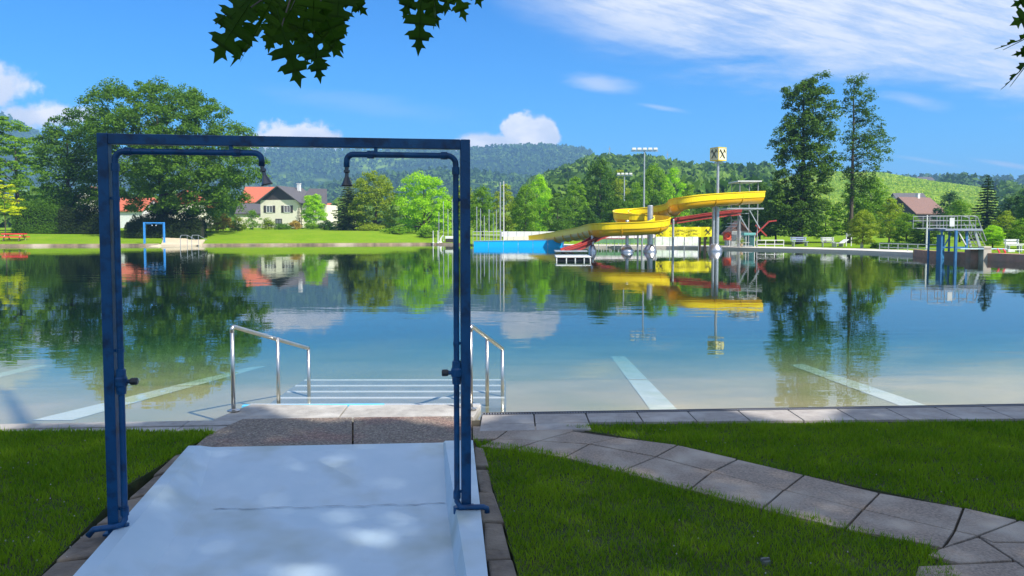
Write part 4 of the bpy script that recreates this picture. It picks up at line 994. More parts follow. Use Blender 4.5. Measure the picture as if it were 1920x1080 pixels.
t=house('white_house','cream house with dark timber gable and dark roof on the far left shore',489,150,a30,8.2,9.0,5.5,8.35,m_cream,m_roof_dark,gable=m_timber_dk,over=.75,chim=(1.2,6))
# move the origin so that the left front corner sits at px 489
t.location.x+= 4.1*math.cos(a30); t.location.y+=4.1*math.sin(a30)
Lw=[(-2.1,3.7,1.3,1.3,.55),(1.75,3.7,1.3,1.3,.55),(-.1,1.25,1.3,.95,0)]
for (wx,wz,ww,wh,sh) in Lw:
    mb=MB()
    for q in ((wx-ww/2,wz,.09,wh),(wx+ww/2,wz,.09,wh),(wx,wz,.07,wh-.09)): mb.box((q[0],-.045,q[1]),(q[2],.09,q[3]))
    for zz in (wz-wh/2,wz+wh/2): mb.box((wx,-.046,zz),(ww+.09,.092,.09))
    f=mb.build('window',m_white if sh else m_timber_dk,t,origin=(0,0,0)); mb=MB(); mb.box((wx,-.012,wz),(ww,.022,wh)); mb.build('pane',m_glass,f,origin=(0,0,0))
    if sh:
        for s in (-1,1): mb=MB(); mb.box((wx+s*(ww/2+.05+sh/2),-.04,wz),(sh,.05,wh+.1)); mb.build('shutter',m_timber_dk,f,origin=(0,0,0))
mb=MB(); mb.box((7.0,3.6,1.9),(5.4,5.0,5.2)); mb.build('side_wing',m_cream,t,origin=(0,0,0))
mb=MB(); mb.add([(4.0,.5,4.9),(10.1,.5,4.7),(7.9,5.0,7.9),(4.0,5.0,8.0),(4.0,.5,4.72),(10.1,.5,4.52),(7.9,5.0,7.7),(4.0,5.0,7.8)],[(0,1,2,3),(7,6,5,4),(0,4,5,1),(1,5,6,2),(2,6,7,3),(3,7,4,0)]); mb.build('wing_roof',m_roof_dark,t,origin=(0,0,0))
house('red_roof_house','house with orange red tiled roof behind the left side of the cream house',497,172,R(6),9.5,9,6.3,9.6,m_cream,m_rooftile_red,axis='x',over=.6)
house('low_annex','low cream annex with dark roof at the left side of the cream house',466,158,R(0),5.2,6,3.3,5.2,m_cream,m_roof_dark,axis='x',over=.4)
house('orange_roof_house','small house with orange roof seen between the lime tree and the blue spruce',624,185,R(-10),6.5,7,4.0,6.2,m_cream,m_rooftile_red,axis='x',over=.4)
house('red_and_white_house','red and white house glimpsed under the oak crown, right of the small blue frame',352,135,R(12),6.5,7,4.2,6.8,m_cream,m_rooftile_red,axis='y',over=.5,gable=m_red)
house('white_walled_house','white walled house with red roof glimpsed beside the left frame post',232,135,R(-5),7,7,3.4,5.6,m_white,m_rooftile_red,axis='x',over=.4)
house('gabled_house','small red brown house glimpsed through the leaves left of the left frame post',172,140,R(10),5,6,5.6,7.8,m_cream,M('brown_red_wall',(.30,.12,.07),(.22,.09,.06)),axis='y',over=.4)
house('brown_roof_house','house with brown tiled roof and dark timber gable below the vineyard',1742,150,R(24),8.2,7,3.0,5.9,m_timber_dk,m_roof_brown,zbase=ZW(421,150)-.3,axis='x',over=.6,chim=(1.0,3.5))
house('dark_roof_barn','long barn with dark grey roof behind the brown roofed house',1716,190,R(0),7,8,2.8,6.0,m_cream,m_roof_dark,zbase=ZW(405,190),axis='x',over=.5)
house('hill_house','pale yellow house with grey roof on the wooded slope above the slide',1336,260,R(-4),8.6,7,2.6,4.6,M('yellow_render',(.60,.52,.30),(.5,.45,.28)),M('grey_roof',(.30,.30,.33),(.24,.24,.27)),zbase=ZW(366,260),axis='x',over=.6)
house('hilltop_house','small white house on the crest above the vineyard',1735,425,R(0),8,6,2.4,4.2,m_white,m_roof_dark,zbase=ZW(345,425),axis='x')

# ------------------------------------------------------------ things on the left shore
c=place(26,80.5); t=thing('picnic_table','red wooden picnic table with benches on the lawn at the left edge','picnic table',c,R(4))
m_redwood=M('red_painted_wood',(.80,.05,.06),(.70,.04,.05),scale=3,rough=.6)
mb=MB()
for k in range(4): mb.box((0,-.28+k*.19,.74),(2.3,.18,.11))
mb.build('tabletop',m_redwood,t,origin=(0,0,0))
for s in (-1,1):
    mb=MB()
    for k in range(2): mb.box((0,s*.72+(k-.5)*.16,.42),(2.3,.15,.11))
    mb.build('bench_seat',m_redwood,t,origin=(0,0,0))
for sx in (-.8,.8):
    for s in (-1,1): mb=MB(); mb.bar((sx,s*.2,.73),(sx,s*.62,0.0),.09,.09); mb.build('leg',M('pale_wood',(.55,.45,.28),(.45,.36,.22)),t,origin=(0,0,0))
    mb=MB(); mb.box((sx+.06,0,.40),(.05,1.5,.09)); mb.build('crossbar',m_redwood,t,origin=(0,0,0))
# small shower frame
c=place(289,79); t=thing('shower_frame','small light blue shower frame far away under the oak on the left shore','shower frame',(c[0],c[1],c[2]),R(4))
for s in (-1,1): mb=MB(); mb.box((s*1.03,0,1.14),(.16,.10,2.28)); mb.build('post',m_blue_lt,t,origin=(0,0,0),bevel=.01)
mb=MB(); mb.box((0,0,2.22),(1.898,.098,.11)); mb.build('crossbeam',m_blue_lt,t,origin=(0,0,0))
for s in (-1,1):
    mb=MB(); mb.tube([(s*.9,0,.1),(s*.9,0,2.05),(s*.8,0,2.1),(s*.25,0,2.1),(s*.2,0,2.0)],.02,6); p_=mb.build('water_pipe',m_blue_lt,t,origin=(0,0,0)); mb=MB(); mb.lathe([(.02,.1),(.05,.02),(.05,0)],(s*.2,0,1.9),8); mb.build('shower_head',m_galv,t,origin=(0,0,0))
# sandy ramp to the water
def on(px,row,lift=.03):
    # intersect the pixel ray with the terrain
    a,b=ray(px,row); Y=60.0
    for _ in range(3000):
        z=CAMZ+b*Y; g_=float(terrain(px,Y)) if Y>=shoreY(px) else -.06
        if z<=g_+lift: return (a*Y,Y,max(g_+lift,z if z<g_+lift*2 else g_+lift))
        Y+=.03
    return (a*Y,Y,1.4)
def ramp(name,quads,mat,thick=.10,lift=.06):
    mb=MB()
    for q in quads:
        P=[on(*p,lift) for p in q]; vs=P+[(x,y,z-thick) for x,y,z in P]; n=len(P)
        mb.add(vs,[tuple(range(n))[::-1],tuple(range(n,2*n))]+[(i,i+n,(i+1)%n+n,(i+1)%n) for i in range(n)])
    o=mb.build(name,mat); tag(o,kind='structure'); return o
# ramp as a gridded sheet
m_sand=M('sandy_concrete',(.62,.52,.36),(.52,.43,.30),scale=1.2,rough=.9)
def sheet(name,left,right,n,mat,lift=.11):
    vs=[];fs=[]
    for k in range(n+1):
        t=k/n; l=np.interp(t,np.linspace(0,1,len(left)),[p[0] for p in left]); lr=np.interp(t,np.linspace(0,1,len(left)),[p[1] for p in left]); r=np.interp(t,np.linspace(0,1,len(right)),[p[0] for p in right]); rr=np.interp(t,np.linspace(0,1,len(right)),[p[1] for p in right])
        for m_ in range(9):
            s=m_/8; vs.append(on(l+(r-l)*s,lr+(rr-lr)*s,lift))
    for k in range(n):
        for m_ in range(8): a=k*9+m_; fs.append((a,a+9,a+10,a+1))
    mb=MB(); mb.add(vs,fs); o=mb.build(name,mat,smooth=True); tag(o,kind='structure')
sheet('ramp_path',[(266,434.6),(296,441),(306,447),(302,459.5)],[(322,434.6),(340,442),(352,448),(374,459)],14,m_sand)
mb=MB()
q=[on(300,458.5,.0),on(378,457.5,.0)]
S1=float(shoreY(300)); S2=float(shoreY(376))
P_=[(XW(292,S1),S1-3.2,-.16),(XW(366,S2),S2-3.4,-.16),(XW(379,S2),S2-.2,.10),(XW(352,S2),S2+4.5,.52),(XW(306,S1),S1+4.5,.52),(XW(299,S1),S1-.2,.10)]; mb.add(P_+[(x,y,-2.5) for x,y,z in P_],[(0,1,2,5),(5,2,3,4),(0,6,7,1),(1,7,8,2),(2,8,9,3),(3,9,10,4),(4,10,11,5),(5,11,6,0)]); o=mb.build('ramp_apron',m_sand); tag(o,kind='structure')
for (px,lab) in ((345,'thin bent steel ladder rail left of its twin on the sandy ramp'),(366,'thin bent steel ladder rail right of its twin on the sandy ramp')):
    c=place(px,76); t=thing('ladder_rail',lab,'handrail',c,group='ladder rails on the far ramp')
    mb=MB(); mb.tube([(0,-.9,-.4),(0,-.9,.75),(.05,-.8,.95),(.3,0,.95),(.8,.9,.45)],.03,6); mb.build('rail',m_galv,t,origin=(0,0,0))
    mb=MB(); mb.tube([(.3,0,.95),(.3,0,-.2)],.025,6); mb.build('rail_post',m_galv,t,origin=(0,0,0))
# stone kerb of the far left shore
def shorewall(name,px0,px1,z,wd,mat,label=None,n=60,below=-2.5,out=.1,back=None):
    vs=[];fs=[]
    for k in range(n+1):
        px=px0+(px1-px0)*k/n; S=float(shoreY(px))-out
        u=(px-960)/F
        for (Y,zz) in ((S,below),(S,z),(S+wd,z),(S+wd,below)): vs.append((u*Y,Y,zz))
    for k in range(n):
        for m_ in range(3): a=4*k+m_; fs.append((a,a+1,a+5,a+4))
    fs.append((0,3,2,1)); a=4*n; fs.append((a,a+1,a+2,a+3))
    mb=MB(); mb.add(vs,fs); o=mb.build(name,mat); 
    tag(o,kind='structure') if not label else tag(o,label,'wall'); return o
m_kerbfar=M('weathered_shore_kerb',(.42,.30,.19),(.15,.115,.08),scale=1.1,rough=.9,c3=(.62,.50,.38),s3=.35)
shorewall('shore_kerb',-900,299,.17,.5,m_kerbfar); shorewall('shore_kerb',378,872,.15,.35,m_kerbfar)
m_quay=M('pale_quay_concrete',(.66,.61,.52),(.56,.52,.45),scale=.8,rough=.8)
shorewall('quay',895,1712,.13,5.0,m_quay)
m_brick=M('brown_brick_wall',(.48,.26,.18),(.36,.20,.14),scale=2.5,rough=.9,c3=(.30,.24,.20),s3=.7)
shorewall('brown_shore_wall',1712.5,2150,.36,.9,m_brick,'low brown wall along the lake edge under the diving tower and springboard')

# ------------------------------------------------------------ middle: posts, net, walls
def pole(name,label,px,Y,top,r,mat,group=None,cat='pole',base=None):
    c=place(px,Y); t=thing(name,label,cat,c,group=group); H=ZW(top,Y)-c[2]
    mb=MB(); mb.lathe([(r,-.3),(r,H*.5),(r*.8,H),(r*.3,H+.03)],(0,0,0),8); mb.build('shaft',mat,t,origin=(0,0,0)); mb=MB(); mb.lathe([(r*2.2,-.05),(r*2.2,.03),(r*1.2,.08)],(0,0,0),8); mb.build('foot',mat,t,origin=(0,0,0)); return t
ordn=['first','second','third','fourth','fifth','sixth','seventh','eighth']
for k,px in enumerate((823,831.5,840,848,856)): pole('net_pole','slim pale net pole before the bright green tree, %s from the left'%ordn[k],px,88,(398,378,392,374,380)[k],.045,m_galv,'slim net poles left of the right frame post')
for k,px in enumerate((894,901,908,917,925,931)): pole('net_pole','slim grey net pole above the blue wall, %s right of the frame post'%ordn[k],px,79,(388,392,405,393,402,394)[k],.045,m_galv,'slim net poles behind the blue wall')
pole('flag_pole','taller left pole of the pair above the blue wall',938,80,342,.07,m_galv,'pair of tall poles'); pole('flag_pole','thin right pole of the pair above the blue wall',944.5,78,340,.05,m_white,'pair of tall poles')
for k,px in enumerate((812,821)): pole('short_post','short white post on the far lawn, %s'%('left of its twin' if k==0 else 'nearer the small white box'),px,84,433,.05,m_white,'short white posts','post')
c=place(843,86); t=thing('white_box','small white box with dark base on the far shore left of the frame post','box',c); mb=MB(); mb.box((0,0,.55),(1.0,.7,.3)); mb.build('lid',m_white,t,origin=(0,0,0),bevel=.03); mb=MB(); mb.box((0,0,.2),(.9,.6,.4)); mb.build('base',m_timber_dk,t,origin=(0,0,0))
c=place(827,84.3); t=thing('water_spout','white upright water spout at the far lake edge','spout',(c[0],c[1],.2)); mb=MB(); mb.tube([(-.1,0,-.3),(-.05,0,.4),(.2,0,.75),(.25,0,.7)],[.1,.1,.07,.05],8); mb.build('pipe',m_white,t,origin=(0,0,0)); mb=MB(); mb.lathe([(.22,-.2),(.22,.05),(.12,.1)],(-.1,0,0),10); mb.build('foot',m_white,t,origin=(0,0,0))
# ball-court fence
c=place(912,78); t=thing('court_fence','grey tubular fence with cross rails behind the left part of the blue wall','fence',c)
for z in (1.0,1.35): mb=MB(); mb.tube([(-1.4,0,z),(2.2,.2,z)],.03,6); mb.build('rail',m_galv,t,origin=(0,0,0))
for k in range(6): mb=MB(); x=-1.4+k*.72; mb.tube([(x,k*.04,-.1),(x,k*.04,1.4)],.03,6); mb.build('fence_post',m_galv,t,origin=(0,0,0))
# blue pool wall
Yb=73.0; x0,x1=XW(888,Yb),XW(1055,Yb)
t=thing('blue_wall','bright blue panelled pool wall standing in the lake right of the frame post','wall',(x0,Yb,WZ))
zl=ZW(452.5,Yb)-WZ; zr=ZW(450,Yb)-WZ
npn=6
for k in range(npn):
    a=(x1-x0)*k/npn+.012; b=(x1-x0)*(k+1)/npn-.012; za=zl+(zr-zl)*k/npn; zb=zl+(zr-zl)*(k+1)/npn
    mb=MB(); mb.add([(a,0,-.6),(b,0,-.6),(b,.12,-.6),(a,.12,-.6),(a,0,za),(b,0,zb),(b,.12,zb),(a,.12,za)],[(0,3,2,1),(4,5,6,7),(0,1,5,4),(1,2,6,5),(2,3,7,6),(3,0,4,7)]); mb.build('panel',m_bluewall,t,origin=(0,0,0),bevel=.008)
mb=MB(); mb.bar((0,.06,zl+.02),(x1-x0,.06,zr+.02),.2,.04); mb.build('cap_rail',M('pale_blue_cap',(.2,.5,.85),(.25,.55,.85)),t,origin=(0,0,0))
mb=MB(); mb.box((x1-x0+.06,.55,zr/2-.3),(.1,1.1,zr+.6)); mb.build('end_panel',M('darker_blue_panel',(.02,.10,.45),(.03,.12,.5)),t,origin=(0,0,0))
# floating pontoon in front
Yp=42.6; c=(XW(1074,Yp),Yp,WZ); t=thing('pontoon','small white floating pontoon with dark openings in front of the end of the blue wall','pontoon',c)
mb=MB(); mb.box((0,0,.225),(2.0,1.3,.08)); mb.build('deck',m_white,t,origin=(0,0,0),bevel=.02)
for s in (-1,1): mb=MB(); mb.tube([(-.95,s*.42,.02),(.95,s*.42,.02)],.12,10); mb.build('float',m_black,t,origin=(0,0,0))
for x in (-.95,-.4,.1,.6,.95): mb=MB(); mb.box((x,-.6,.085),(.06,.05,.2)); mb.build('strut',m_white,t,origin=(0,0,0))
# pale wall and banners behind
def panelwall(name,label,pxa,pxb,Y,rtop,rbot,mat,n,postm,cat='wall',zb=None,postw=.06):
    xa,xb=XW(pxa,Y),XW(pxb,Y); z0=ZW(rbot,Y); z1=ZW(rtop,Y); t=thing(name,label,cat,(xa,Y,z0))
    for k in range(n):
        a=(xb-xa)*k/n+.02; b=(xb-xa)*(k+1)/n-.02; mb=MB(); mb.box(((a+b)/2,0,(z1-z0)/2),(b-a,.05,z1-z0)); mb.build('panel',mat,t,origin=(0,0,0))
    zg=gz((pxa+pxb)/2,Y)-z0
    for k in range(n+1): x=(xb-xa)*k/n; mb=MB(); mb.box((x,.06,(zg-.2+z1-z0)/2),(postw,postw,z1-z0-zg+.2)); mb.build('post',postm,t,origin=(0,0,0))
    return t
panelwall('white_pool_wall','long low white wall behind the blue wall and slide foot',940,1068,82,434,443.5,m_white,9,m_galv)
panelwall('pale_screen','pale cream screen strip above the right end of the blue wall',944,1040,80,443.5,450,M('cream_panel',(.7,.68,.5),(.62,.6,.45)),5,m_galv)
panelwall('white_pool_wall','low white and maroon wall between the supports of the slide',1104,1232,74,438.5,446.5,M('white_maroon_panel',(.7,.68,.68),(.55,.5,.5),scale=1),9,m_galv)
panelwall('maroon_strip','thin maroon plank under the lower bend of the slide',1112,1176,72.5,446.6,449.5,M('maroon',(.22,.04,.05),(.18,.04,.04)),4,m_galv,cat='barrier')
panelwall('white_screen','white glassy screen with a leafy picture under the yellow banner',1228,1312,73,444,461,M('white_green_screen',(.66,.70,.66),(.40,.55,.36),scale=1.3,c3=(.75,.77,.77),s3=.8),6,m_galv,cat='screen')
panelwall('green_screen','low green screen along the bank between the slide supports',1108,1226,70.5,448.5,456.5,M('green_netting',(.10,.26,.12),(.16,.33,.16),scale=2),8,m_galv,cat='screen')
# yellow banner
Yb=66; xa,xb=XW(1230,Yb),XW(1337,Yb); z0,z1=ZW(444,Yb),ZW(425.5,Yb); t=thing('yellow_banner','long yellow advertising banner with black crossed emblems hanging between posts','banner',(xa,Yb,z0))
m_ban=M('yellow_banner_cloth',(.88,.80,.0),(.84,.74,.0),scale=1.5,rough=.6); m_ink=M('black_print',(.03,.03,.02),(.05,.05,.03)); m_ink2=M('faded_print',(.38,.34,.03),(.5,.45,.03))
W_=xb-xa; H_=z1-z0; nn=24; vs=[];fs=[]
for k in range(nn+1):
    x=W_*k/nn; s=.05*math.sin(k*1.1)
    vs+=[(x,s,0+.03*math.sin(k*.9)),(x,s,H_)]
for k in range(nn): fs.append((2*k,2*k+2,2*k+3,2*k+1))
mb=MB(); mb.add(vs,fs); o=mb.build('banner_cloth',m_ban,t,origin=(0,0,0)); o.modifiers.new('th','SOLIDIFY').thickness=.012
for cx in (.42,W_-.45):
    mb=MB(); 
    for sg in (-1,1): mb.bar((cx-.2,-.085,H_/2-sg*.22),(cx+.2,-.085,H_/2+sg*.22),.012,.075)
    mb.bar((cx-.24,-.085,H_/2+.1),(cx-.10,-.085,H_/2+.26),.012,.06); mb.bar((cx+.24,-.085,H_/2+.1),(cx+.10,-.085,H_/2+.26),.012,.06)
    mb.build('crossed_emblem',m_ink,t,origin=(0,0,0))
mb=MB(); r_=random.Random(4)
for zz,hh in ((H_*.68,.15),(H_*.34,.12)):
    x=1.25
    while x<W_-1.2:
        wq=r_.uniform(.05,.13); mb.box((x+wq/2,-.075,zz),(wq,.012,hh*r_.uniform(.7,1))); x+=wq+.06 if r_.random()>.15 else wq+.2
mb.build('faded_print',m_ink2,t,origin=(0,0,0))
for k in range(5): x=W_*k/4; mb=MB(); mb.tube([(x,.08,-1.6),(x,.08,H_+.1)],.035,6); mb.build('banner_post',m_galv,t,origin=(0,0,0))

# ------------------------------------------------------------ water slide
def catmull(P,m=10):
    P=[np.array(p) for p in P]; P=[2*P[0]-P[1]]+P+[2*P[-1]-P[-2]]; out=[]
    for i in range(1,len(P)-2):
        for k in range(m):
            t=k/m; out.append(.5*((2*P[i])+(-P[i-1]+P[i+1])*t+(2*P[i-1]-5*P[i]+4*P[i+1]-P[i+2])*t*t+(-P[i-1]+3*P[i]-3*P[i+1]+P[i+2])*t**3))
    out.append(P[-2]); return out
def sweep(path,sec,name,mat,parent,closed=True,smooth=False):
    vs=[];fs=[];n=len(sec)
    for i,p in enumerate(path):
        d=path[min(i+1,len(path)-1)]-path[max(i-1,0)]; d[2]*=.5; d/=np.linalg.norm(d); x=np.cross(d,[0,0,1.0]); x/=np.linalg.norm(x)
        for sx,sz in sec: vs.append(p+x*sx+np.array([0,0,sz]))
    for i in range(len(path)-1):
        for k in range(n if closed else n-1): a=i*n+k; b=i*n+(k+1)%n; fs.append((a,b,b+n,a+n))
    mb=MB(); mb.add(vs,fs); return mb.build(name,mat,parent,smooth=smooth)
def usec(r,wall,th=.04,n=12,lip=.10):
    out=[(-r-lip,wall),(-r-lip,wall-.04),(-r,wall-.05)]+[(r*math.cos(a),r*math.sin(a)) for a in np.linspace(-math.pi,0,n)]+[(r,wall-.05),(r+lip,wall-.04),(r+lip,wall)]
    inn=[(r-th,wall)]+[((r-th)*math.cos(a),(r-th)*math.sin(a)) for a in np.linspace(0,-math.pi,n)]+[(-r+th,wall)]
    return out+inn
wp=[(1422,369,61.5),(1400,370,60.5),(1350,373,59),(1312,376,58.2),(1285,380,58.1),(1270,385,58.8),(1266,390,60.5),(1255,394,62.8),(1228,397.5,64.2),(1195,400,64.6),(1173,402,64),(1164,405,62.4),(1168,409,60.8),(1188,411.5,60),(1213,413,60),(1234,415,59.6),(1242,419,58.2),(1232,424,56.9),(1205,427,56.5),(1160,428.5,56.5),(1128,430,56.9),(1112,432.5,59),(1098,436,63),(1075,439.5,68),(1050,443.5,72.5),(1025,447,76),(1000,450,78)]
path=catmull([A(*p) for p in wp],8)
t=thing('water_slide','long winding open yellow water slide on steel columns over the lake','water slide',(float(path[0][0]),float(path[0][1]),WZ))
rr_=.55
m_yel2=M('sunlit_yellow_side',(.88,.66,.0),(.86,.60,.005),scale=.6,rough=.35)  # lighter copy of the slide yellow, sun on its upper sides put into colour
sweep(path,[(-rr_,-.02)]+[(rr_*math.cos(a),rr_*math.sin(a)-.02) for a in np.linspace(-math.pi,0,14)]+[(rr_-.045,-.02)]+[((rr_-.045)*math.cos(a),(rr_-.045)*math.sin(a)-.02) for a in np.linspace(0,-math.pi,14)],'slide_trough',m_yellow,t,smooth=False)
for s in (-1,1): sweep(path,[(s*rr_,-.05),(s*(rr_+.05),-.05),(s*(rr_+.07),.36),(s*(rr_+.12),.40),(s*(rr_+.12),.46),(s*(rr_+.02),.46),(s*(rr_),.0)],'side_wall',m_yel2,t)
dist=0
for i in range(1,len(path)-1):
    dist+=np.linalg.norm(path[i]-path[i-1])
    if dist>2.6:
        dist=0; d=path[i+1]-path[i-1]; d[2]*=.5; d/=np.linalg.norm(d); mb=MB(); x=np.cross(d,[0,0,1.0]); x/=np.linalg.norm(x)
        pts=[path[i]+x*(rr_+.035)*math.cos(a)+np.array([0,0,(rr_+.035)*math.sin(a)-.02]) for a in np.linspace(-math.pi,0,12)]
        pts=[pts[0]+np.array([0,0,.42])]+pts+[pts[-1]+np.array([0,0,.42])]
        mb.tube(pts,.035,5); mb.build('joint_flange',m_yellow,t)
wr=[(1388,394.5,63.5),(1330,401,62.8),(1270,410,62.4),(1200,420,60.8),(1135,436,59),(1092,457,57),(1055,468.5,55.8)]
pathr=catmull([A(*p) for p in wr],6)
t2=thing('red_slide','straight red water slide running down below the yellow one to the lake','water slide',(float(pathr[0][0]),float(pathr[0][1]),WZ))
sweep(pathr,usec(.27,.10,lip=.04),'slide_trough',m_red,t2)
sweep(pathr,[(-.10,-.30),(.10,-.30),(.10,-.40),(-.10,-.40)],'support_beam',m_red,t2)
mb=MB(); e=pathr[-1]; mb.box((float(e[0])+.6,float(e[1])+.2,.08),(2.4,1.6,.10)); mb.build('exit_platform',m_galv,t2)
# columns with round floats
def column(label,px,Y,top,r,bulb=.5,arm=None):
    c=(XW(px,Y),Y,WZ); t=thing('slide_column',label,'column',c,group='steel columns carrying the slide'); H=ZW(top,Y)-WZ
    mb=MB(); mb.lathe([(r,-2),(r,H-.05),(r*.8,H),(.01,H+.01)],(0,0,0),14); mb.build('shaft',m_galv,t,origin=(0,0,0))
    if bulb: mb=MB(); mb.lathe([(r*1.1,-.55),(bulb*.55,-.42),(bulb*.9,-.18),(bulb,0.02),(bulb*.9,.2),(bulb*.6,.42),(r*1.15,.56)],(0,0,.0),20); mb.build('float_collar',metal('brushed_float',(.62,.60,.60),.35),t,origin=(0,0,0),smooth=True)
    if arm: mb=MB(); mb.bar((0,0,arm[0]),(arm[1],arm[2],arm[0]),.12,.16); mb.build('bracket_arm',m_galv,t,origin=(0,0,0))
    return t
column('slim steel column with round collar under the lower bend of the yellow slide',1176,57.4,413,.13,.52)
column('thick steel column with round collar, its top poking through the middle bends of the slide',1219,58.8,385,.22,.55)
column('thin steel column without collar under the red slide, left of the yellow banner end',1262,61.8,411,.10,0)
column('thin column between the two collared columns, left of its twin',1196,66,405,.08,0); column('thin column between the two collared columns, right of its twin',1204,66,404,.08,0)
column('short column at the lower end of the yellow slide right of the pontoon',1111,57.8,440,.12,.34)
# X sign mast
Ym=59.8; c=(XW(1343.5,Ym),Ym,WZ); t=thing('sign_mast','tall steel mast carrying a square sign box with black X emblems above the slide','sign mast',c)
Hm=ZW(302,Ym)-WZ; Hl=ZW(389,Ym)-WZ
mb=MB(); mb.lathe([(.15,-2),(.15,Hl),(.11,Hl+.1),(.10,Hm),(.02,Hm+.02)],(0.05,0,0),14); mb.build('mast',m_galv,t,origin=(0,0,0))
mb=MB(); mb.lathe([(.13,-2),(.13,Hl),(.05,Hl+.1)],(-.22,.1,0),12); mb.build('twin_tube',m_galv,t,origin=(0,0,0))
for z in (1.2,2.4,Hl-.3): mb=MB(); mb.box((-.08,.05,z),(.34,.12,.07)); mb.build('tie_plate',m_galv,t,origin=(0,0,0))
mb=MB(); mb.lathe([(.3,-.55),(.42,-.35),(.58,-.1),(.60,.05),(.55,.25),(.38,.48),(.28,.6)],(-.08,.05,0),20); mb.build('float_collar',metal('brushed_float2',(.62,.60,.60),.35),t,origin=(0,0,0),smooth=True)
sb=.86; zc=ZW(289.5,Ym)-WZ; q=thing  # sign box rotated 45 degrees
mb=MB(); mb.box((.05,0,zc),(sb,sb,1.04),R(31)); sg=mb.build('sign_box',M('cream_sign_face',(.80,.78,.58),(.74,.70,.42),scale=2,rough=.4),t,origin=(0,0,0),bevel=.01)
for f_ in range(4):
    a=R(31)+f_*R(90)-R(90); nx,ny=math.cos(a),math.sin(a); tx,ty=-ny,nx; o_=np.array([.05+nx*(sb/2+.012),ny*(sb/2+.012),zc])
    T=np.array([tx,ty,0]); Z=np.array([0,0,1.0]); mb=MB()
    for s in (-1,1): mb.bar(o_-T*.30-Z*.33*s,o_+T*.30+Z*.33*s,.02 if False else .13,.13) if False else mb.bar(o_-T*.25-Z*.33*s,o_+T*.25+Z*.33*s,.13,.02)
    mb.bar(o_+T*.33+Z*.14,o_+T*.15+Z*.38,.08,.02); mb.bar(o_-T*.33+Z*.14,o_-T*.15+Z*.38,.08,.02)
    mb.build('crossed_emblem',m_ink,sg,origin=(0,0,0))
    mb=MB()
    for zz in (-.5,.5): mb.bar(o_-T*.43+Z*zz,o_+T*.43+Z*zz,.03,.05)
    mb.bar(o_-T*.42-Z*.5,o_-T*.42+Z*.5,.04,.03); mb.build('yellow_trim',m_yel2,sg,origin=(0,0,0))
mb=MB(); mb.box((.05,0,ZW(306,Ym)-WZ),(.7,.12,.08)); mb.build('bracket',m_galv,t,origin=(0,0,0))
# floodlight masts
def flood(label,px,Y,top,wpx,n):
    c=place(px,Y); t=thing('floodlight_mast',label,'floodlight mast',c,group='floodlight masts behind the slide'); H=ZW(top,Y)-c[2]; w=XW(px+wpx,Y)-XW(px,Y)
    mb=MB(); mb.lathe([(.14,-.3),(.11,H*.5),(.07,H),(.02,H+.02)],(0,0,0),10); mb.build('mast',m_galv,t,origin=(0,0,0))
    mb=MB(); mb.box((0,0,H+.06),(w*2,.12,.12)); mb.build('crossbar',m_galv,t,origin=(0,0,0))
    for k in range(n): x=-w+w*2*(k+.5)/n; mb=MB(); mb.box((x,-.12,H+.28),(w*2/n*.75,.28,.26),.0); mb.build('floodlight',m_white,t,origin=(0,0,0),bevel=.04)
flood('tall floodlight mast rising clear above the trees left of the X sign mast',1207,88,284,25,5)
flood('shorter floodlight mast seen against the trees, left of the tall one',1170,104,330,15,4)
for px,r0,r1,lab in ((1142,274,292,'thin radio mast on the wooded crest, left of its twin'),(1250,284,306,'thin radio mast on the wooded crest, right of its twin')):
    Y=440; z0=ZW(r1+8,Y); t=thing('radio_mast',lab,'mast',(XW(px,Y),Y,z0),group='radio masts'); mb=MB(); mb.lathe([(.25,0),(.12,ZW(r0,Y)-z0)],(0,0,0),6); mb.build('shaft',m_galv,t,origin=(0,0,0)); mb=MB(); mb.box((0,0,(ZW(r0,Y)-z0)*.8),(.9,.2,.8)); mb.build('antenna',m_galv,t,origin=(0,0,0))

# ------------------------------------------------------------ slide tower and huts
Yt=65; c=place(1398,Yt); c=(c[0],c[1],c[2]); t=thing('slide_tower','grey steel start tower of the slide with stairs and a flat canopy','tower',c)
zr_=ZW(341,Yt)-c[2]; zp=ZW(391,Yt)-c[2]
xL=XW(1386,Yt)-c[0]; xR=XW(1420,Yt)-c[0]
for x in (xL,xR):
    for y in (0,2.4): mb=MB(); mb.tube([(x,y,-.3),(x,y,zr_)],.045,8); mb.build('tower_post',M('weathered_grey',(.25,.26,.26),(.33,.34,.34),rough=.7),t,origin=(0,0,0))
mb=MB(); mb.box(((xL+xR)/2,1.2,zr_+.05),(xR-xL+.5,2.9,.10)); mb.build('canopy',m_white,t,origin=(0,0,0))
mb=MB(); mb.box(((xL+xR)/2-.3,1.2,zp),(xR-xL+1.6,2.6,.12)); mb.build('platform',m_galv,t,origin=(0,0,0))
for z in (zp+.55,zp+1.05): mb=MB(); mb.tube([(xL-.8,-.05,z),(xR,-.05,z)],.03,6); mb.build('railing',m_galv,t,origin=(0,0,0))
for k in range(12):
    zz=zp*(k+.5)/12; a=k*.5; mb=MB(); mb.box((-.2+.7*math.cos(a),1.2+.7*math.sin(a),zz),(.95,.32,.05),a); mb.build('stair_tread',m_galv,t,origin=(0,0,0))
mb=MB(); mb.tube([(-.2,1.2,-.3),(-.2,1.2,zp)],.16,12); mb.build('stair_column',M('pale_column',(.55,.56,.56),(.45,.46,.46)),t,origin=(0,0,0))
for (a,b) in (((-.9,-.1,zp*.98),(.2,-.1,zp*.45)),((.3,-.1,zp*.95),(1.2,-.1,zp*.5))): mb=MB(); mb.bar(a,b,.07,.07); mb.build('brace',m_galv,t,origin=(0,0,0))
